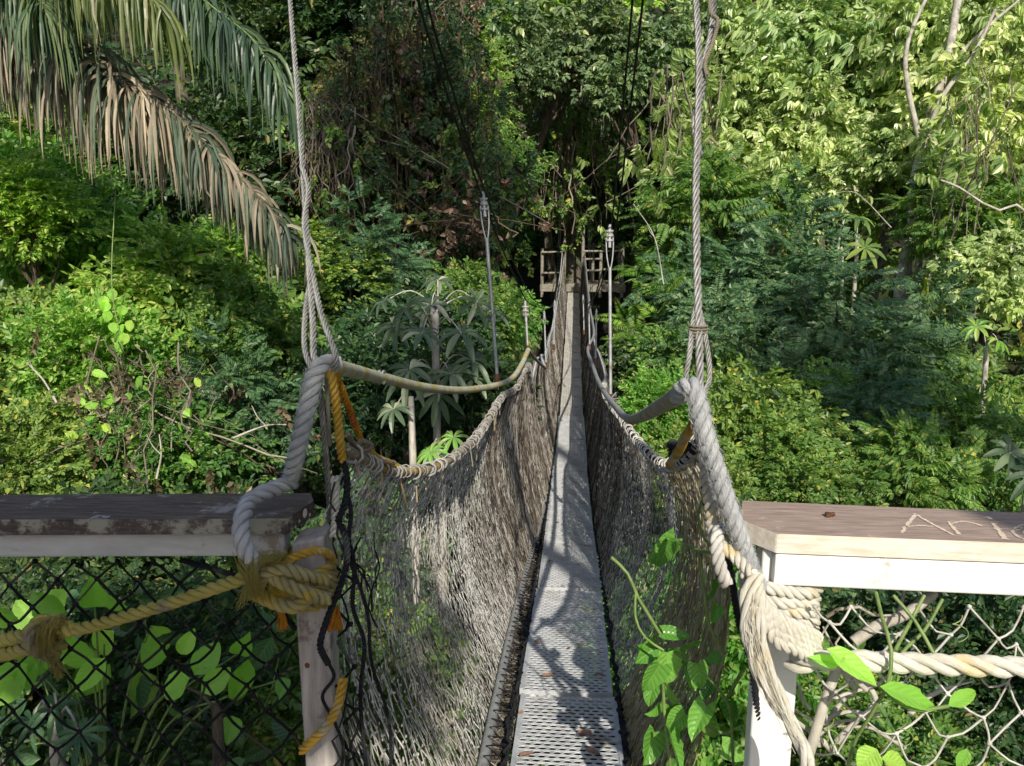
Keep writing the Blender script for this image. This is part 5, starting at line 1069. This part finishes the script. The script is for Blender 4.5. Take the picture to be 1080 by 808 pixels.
def leaf_px(g, x0, y0, x1, y1, d0, d1, wpx, rg, tilt=None, notch=0.):
    c, tip = P(x0, y0, d0), P(x1, y1, d1); n = -FWD + (np.array(tilt) if tilt is not None else rg.normal(0, .6, 3)); big_leaf(g, c, tip, n, wpx / F * (d0 + d1) / 2, rg, notch=notch)
rg = np.random.default_rng(77)
gz = P(120, 760, 3.3); t = thing('broadleaf_plant', (gz[0], gz[1], float(terr(gz[0], gz[1]))), 'plant with large bright green oval leaves seen through the black mesh', 'plant')
lv = [(45, 668, 15, 632, 28), (70, 650, 30, 626, 34), (60, 690, 10, 700, 30), (52, 640, 70, 622, 22), (30, 700, -10, 745, 34), (42, 690, 22, 736, 30), (110, 680, 40, 740, 30), (116, 700, 68, 742, 26), (112, 694, 76, 732, 22),
      (150, 706, 143, 758, 36), (100, 640, 96, 612, 24), (135, 640, 90, 622, 20), (205, 712, 232, 676, 24), (212, 730, 245, 704, 22), (240, 735, 270, 715, 18), (262, 695, 245, 745, 22), (250, 690, 262, 672, 20), (190, 690, 205, 664, 16),
      (160, 660, 175, 690, 24), (170, 700, 150, 680, 22), (200, 715, 170, 735, 26), (120, 665, 100, 690, 26), (95, 700, 60, 668, 26), (20, 655, -15, 640, 26), (300, 715, 295, 735, 14), (245, 755, 240, 785, 20), (37, 785, 28, 808, 24), (15, 720, 40, 700, 24)]
g = G()
for (a, b, c_, d, w_) in lv: dd = rg.uniform(3.0, 3.9); leaf_px(g, a, b, c_, d, dd, dd + rg.uniform(-.12, .12), w_ * 1.15, rg)
g.build('leaves', M['L_big'], t)
g = G(); root = P(110, 900, 3.5)
for (a, b, c_, d, w_) in lv[::2]: tube(g, [P(a, b, 3.4), P((a + 110) / 2, (b + 800) / 2, 3.45), root], [.004, .009], 5, .05)
g.build('stem', M['green_stem'], t)
g = G(); tube(g, [P(232, 830, 3.2), P(230, 770, 3.2), P(228, 742, 3.2)], [.03, .02], 8); tube(g, [P(231, 760, 3.2), P(215, 735, 3.2), P(180, 718, 3.25)], [.008, .004], 6); tag(g.build('dead_stump', M['bark']), 'reddish brown dead stem behind the mesh left of the left post', 'stump')
# dull shaded leaves filling behind
rg = np.random.default_rng(79); t = thing('broadleaf_plant', (gz[0] + .4, gz[1] + .6, float(terr(gz[0] + .4, gz[1] + .6))), 'plant with dull blue green leaves in the shade under the bright leaves', 'plant'); g = G(); g2 = G()
for i in range(75):
    x, y, d = rg.uniform(-30, 330), rg.uniform(620, 830), rg.uniform(3.6, 4.4); a = rg.uniform(0, 6.28); L = rg.uniform(22, 46); leaf_px(g, x, y, x + math.cos(a) * L, y + math.sin(a) * L * .8 + 8, d, d, L * .5, rg)
    if i % 5 == 0: tube(g2, [P(x, y, d), P(x + rg.normal(0, 10), y + 60, d), P(150, 960, 4.2)], .004, 4, .1)
g.build('leaves', M['L_blue2'], t); g2.build('stem', M['green_stem'], t)
# climbing vine on the right net
rg = np.random.default_rng(5); vb = P(725, 830, 1.75); t = thing('climbing_vine', vb, 'glossy heart leaved vine climbing on the right net beside the walkway', 'vine')
lv = [(712, 568, 678, 600, 24), (706, 572, 692, 606, 20), (714, 572, 700, 588, 16), (692, 682, 668, 702, 26), (696, 700, 676, 738, 30), (690, 712, 682, 752, 24), (704, 688, 706, 730, 32), (714, 684, 724, 706, 22), (700, 740, 680, 758, 22), (715, 740, 700, 720, 20),
      (690, 772, 680, 815, 34), (706, 775, 722, 820, 36), (720, 680, 745, 676, 20), (735, 700, 740, 732, 24), (728, 705, 732, 735, 22), (748, 690, 765, 700, 18), (700, 668, 735, 672, 20), (745, 745, 725, 785, 30), (722, 752, 700, 772, 26), (750, 720, 738, 742, 20), (688, 690, 670, 680, 18), (746, 762, 760, 782, 20), (752, 612, 748, 640, 22), (756, 640, 750, 660, 18)]
g = G()
for (a, b, c_, d, w_) in lv: dd = rg.uniform(1.62, 1.8); leaf_px(g, a, b, a + (c_ - a) * .86, b + (d - b) * .86, dd, dd + rg.uniform(-.05, .03), w_ * .9, rg, notch=.18)
for i in range(16):
    x, y = rg.uniform(690, 790), rg.uniform(680, 830); dd = rg.uniform(1.85, 2.3); leaf_px(g, x, y, x + rg.normal(0, 14), y + rg.uniform(12, 30), dd, dd, rg.uniform(14, 24), rg, notch=.15)
g.build('leaves', M['L_mid2'], t)
g = G()
for kk in ([(645, 588, 1.7), (662, 605, 1.68), (672, 628, 1.68), (688, 655, 1.68), (702, 678, 1.68)], [(671, 622, 1.68), (670, 650, 1.67), (680, 672, 1.67), (700, 686, 1.67)], [(712, 688, 1.68), (740, 708, 1.68), (760, 730, 1.7), (770, 750, 1.72), (773, 800, 1.75), (776, 840, 1.8)],
           [(738, 585, 1.55), (742, 620, 1.56), (748, 660, 1.58), (765, 690, 1.6)], [(716, 572, 1.66), (735, 580, 1.6), (752, 583, 1.5)], [(735, 760, 1.68), (750, 770, 1.68), (768, 774, 1.7)], [(768, 735, 1.7), (776, 720, 1.7), (784, 706, 1.7)], [(700, 690, 1.7), (700, 740, 1.72), (706, 800, 1.75), (712, 850, 1.8)], [(744, 520, 1.46), (736, 545, 1.46), (744, 570, 1.46), (756, 582, 1.46)]):
    tube(g, [P(*q) for q in kk], rg.uniform(.0028, .0042), 6)
g.build('stem', M['green_stem'], t)
t = thing('climbing_vine', P(935, 760, 1.4), 'pale green vine with curled leaves growing over the cream guard rope', 'vine')
g = G(); rg = np.random.default_rng(15)
for (a, b, c_, d, w_, d0, d1) in [(872, 684, 930, 722, 24, 1.31, 1.29), (928, 724, 998, 748, 22, 1.30, 1.32), (950, 735, 976, 730, 20, 1.34, 1.36), (1000, 745, 1034, 725, 16, 1.33, 1.37), (884, 702, 855, 692, 14, 1.33, 1.33), (925, 790, 905, 812, 26, 1.36, 1.36), (930, 800, 960, 812, 24, 1.38, 1.4), (1020, 790, 1010, 812, 14, 1.45, 1.45)]: leaf_px(g, a, b, c_, d, d0, d1, w_, rg, tilt=(0, 0, .9))
g.build('leaves', M['L_big'], t)
g = G()
for kk in ([(924, 625, 1.42), (930, 650, 1.38), (940, 686, 1.345), (936, 722, 1.34), (918, 755, 1.36), (900, 786, 1.4), (890, 830, 1.45)], [(942, 628, 1.42), (965, 655, 1.40), (985, 690, 1.37)], [(975, 628, 1.42), (958, 660, 1.40), (944, 686, 1.35)], [(994, 632, 1.44), (975, 665, 1.42), (950, 690, 1.40), (938, 720, 1.38)], [(928, 724, 1.32), (960, 748, 1.32), (1000, 745, 1.33)]):
    tube(g, [P(*q) for q in kk], .0034, 6)
for cx, cy in ((872, 765), (950, 765), (1008, 655)):
    th = np.linspace(0, 9, 24); tube_on(g, np.array([P(cx + 7 * math.cos(a) + a, cy + 3 * a - 6 + 3 * math.sin(a), 1.38) for a in th]), .0012, 4)
g.build('stem', M['green_stem'], t)
# hanging small round leaved vine in the left trees
rg = np.random.default_rng(16); t = thing('hanging_vine', P(122, 250, 6.8), 'hanging string of round light green leaves in the left bushes', 'vine'); g = G()
for (x, y) in ((110, 312), (120, 305), (116, 328), (128, 330), (120, 340), (132, 342), (139, 338), (128, 350), (112, 318), (135, 352), (124, 360), (130, 322)): leaf_px(g, x, y, x + rg.normal(0, 3), y + 12, 6.8, 6.8, 11, rg)
for i in range(30):
    x, y = rg.uniform(75, 215), rg.uniform(390, 500); leaf_px(g, x, y, x + rg.normal(0, 8), y + rg.uniform(4, 14), 6.3, 6.3, rg.uniform(8, 15), rg)
g.build('leaves', M['L_big'], t); g = G(); tube(g, [P(122, 200, 6.9), P(118, 300, 6.8), P(130, 370, 6.8)], .006, 5, .1); g.build('stem', M['green_stem'], t)

# dead leaves on the planks ------------------------------------------------
LFm = None
spots = [(578, 716, 14, 5, 'largest brown dead leaf on the near walkway plank'), (632, 715, 10, 6, 'dead leaf curled at the right plank edge'), (617, 778, 18, 7, 'flat reddish dead leaf low on the nearest plank'), (625, 797, 18, 7, 'dead leaf at the bottom right of the nearest plank'), (556, 800, 18, 6, 'curled dark dead leaf at the bottom left of the nearest plank'), (601, 756, 7, 5, 'small dead leaf at the middle of the nearest plank'),
  (550, 755, 7, 6, 'small dead leaf at the left edge of the nearest plank'), (601, 686, 5, 6, 'tiny dark dead leaf near the plank joint'), (567, 680, 8, 5, 'dead leaf at the left edge beyond the first joint'), (580, 594, 6, 3, 'tiny reddish dead leaf on the second plank'), (588, 553, 5, 3, 'tiny dead leaf far along the second plank'), (594, 620, 5, 3, 'speck of dead leaf at the middle of the second plank')]
for i, (x, y, w_, h_, lab) in enumerate(spots):
    rr = np.random.default_rng(i); r0 = P(x, y, 1) - CAM; y_ = 3.
    for _ in range(30): s_ = (y_ / r0[1]); z_ = CAM[2] + r0[2] * s_; y_ += (z_ - float(dz(y_))) * 1.2
    c_ = np.array([CAM[0] + r0[0] * y_ / r0[1], y_, float(dz(y_)) + .012]); sz_ = w_ / F * (y_) * .55
    a = rr.uniform(-.5, .5); ax = np.array([math.cos(a), math.sin(a), 0]); g = G(); big_leaf(g, c_ - ax * sz_, c_ + ax * sz_ + [0, 0, .006], np.array([0, 0, 1.]) + rr.normal(0, .12, 3), sz_ * rr.uniform(.9, 1.2), rr)
    tag(g.build('dead_leaf', M['dead']), lab, 'leaf', 'dead leaves lying on the walkway')

# ================================================================== unseen trees added behind the camera to block sun from chosen areas
def sunward(p, t): return np.asarray(p) + SUND * t
def shade(kind, p, t, S, label, sz=1.0, spin=0., off=(0, 0)):
    c = sunward(p, t); me, cl = CR[kind][int(t * 10) % 2]; b = np.array([c[0] + off[0], c[1] + off[1], float(terr(c[0] + off[0], c[1] + off[1]))])
    o = thing('broadleaf_tree', b, label, 'tree'); cr = bpy.data.objects.new('crown', me); COL.objects.link(cr); cr.parent = o; cr.location = tuple(c - b); cr.scale = (S, S, S * sz); cr.rotation_euler = (0, 0, spin)  # shade-casting tree added out of view on the sun ray
    g = G(); limbs(g, [0, 0, 0], c - b - [0, 0, .3 * S], c - b, cl, S, .10, int(t * 10)); g.build('trunk', M['bark']).parent = o
    return o

shade('mid', P(-70, 590, 1.55), 4.6, 1.15, 'unseen leafy tree added just behind the photographer shading the left railing', off=(-1.5, 0))
shade('mid', P(300, 560, 1.55), 5.6, .52, 'smaller unseen leafy tree added behind the photographer shading the left post', spin=1., off=(-1.5, 0))
shade('mid', P(470, 170, 13), 26, 2.8, 'tall unseen tree added behind the photographer shading the liana curtain', spin=.5, off=(4.5, -2))
shade('mid', P(860, 420, 10), 20, 1.8, 'unseen tree added behind the photographer shading the feathery trees', spin=3.)

shade('mid', P(455, 360, 6.3), 13, .75, 'unseen tree added behind the photographer shading the parasol leaved tree', spin=2., off=(3, -1))
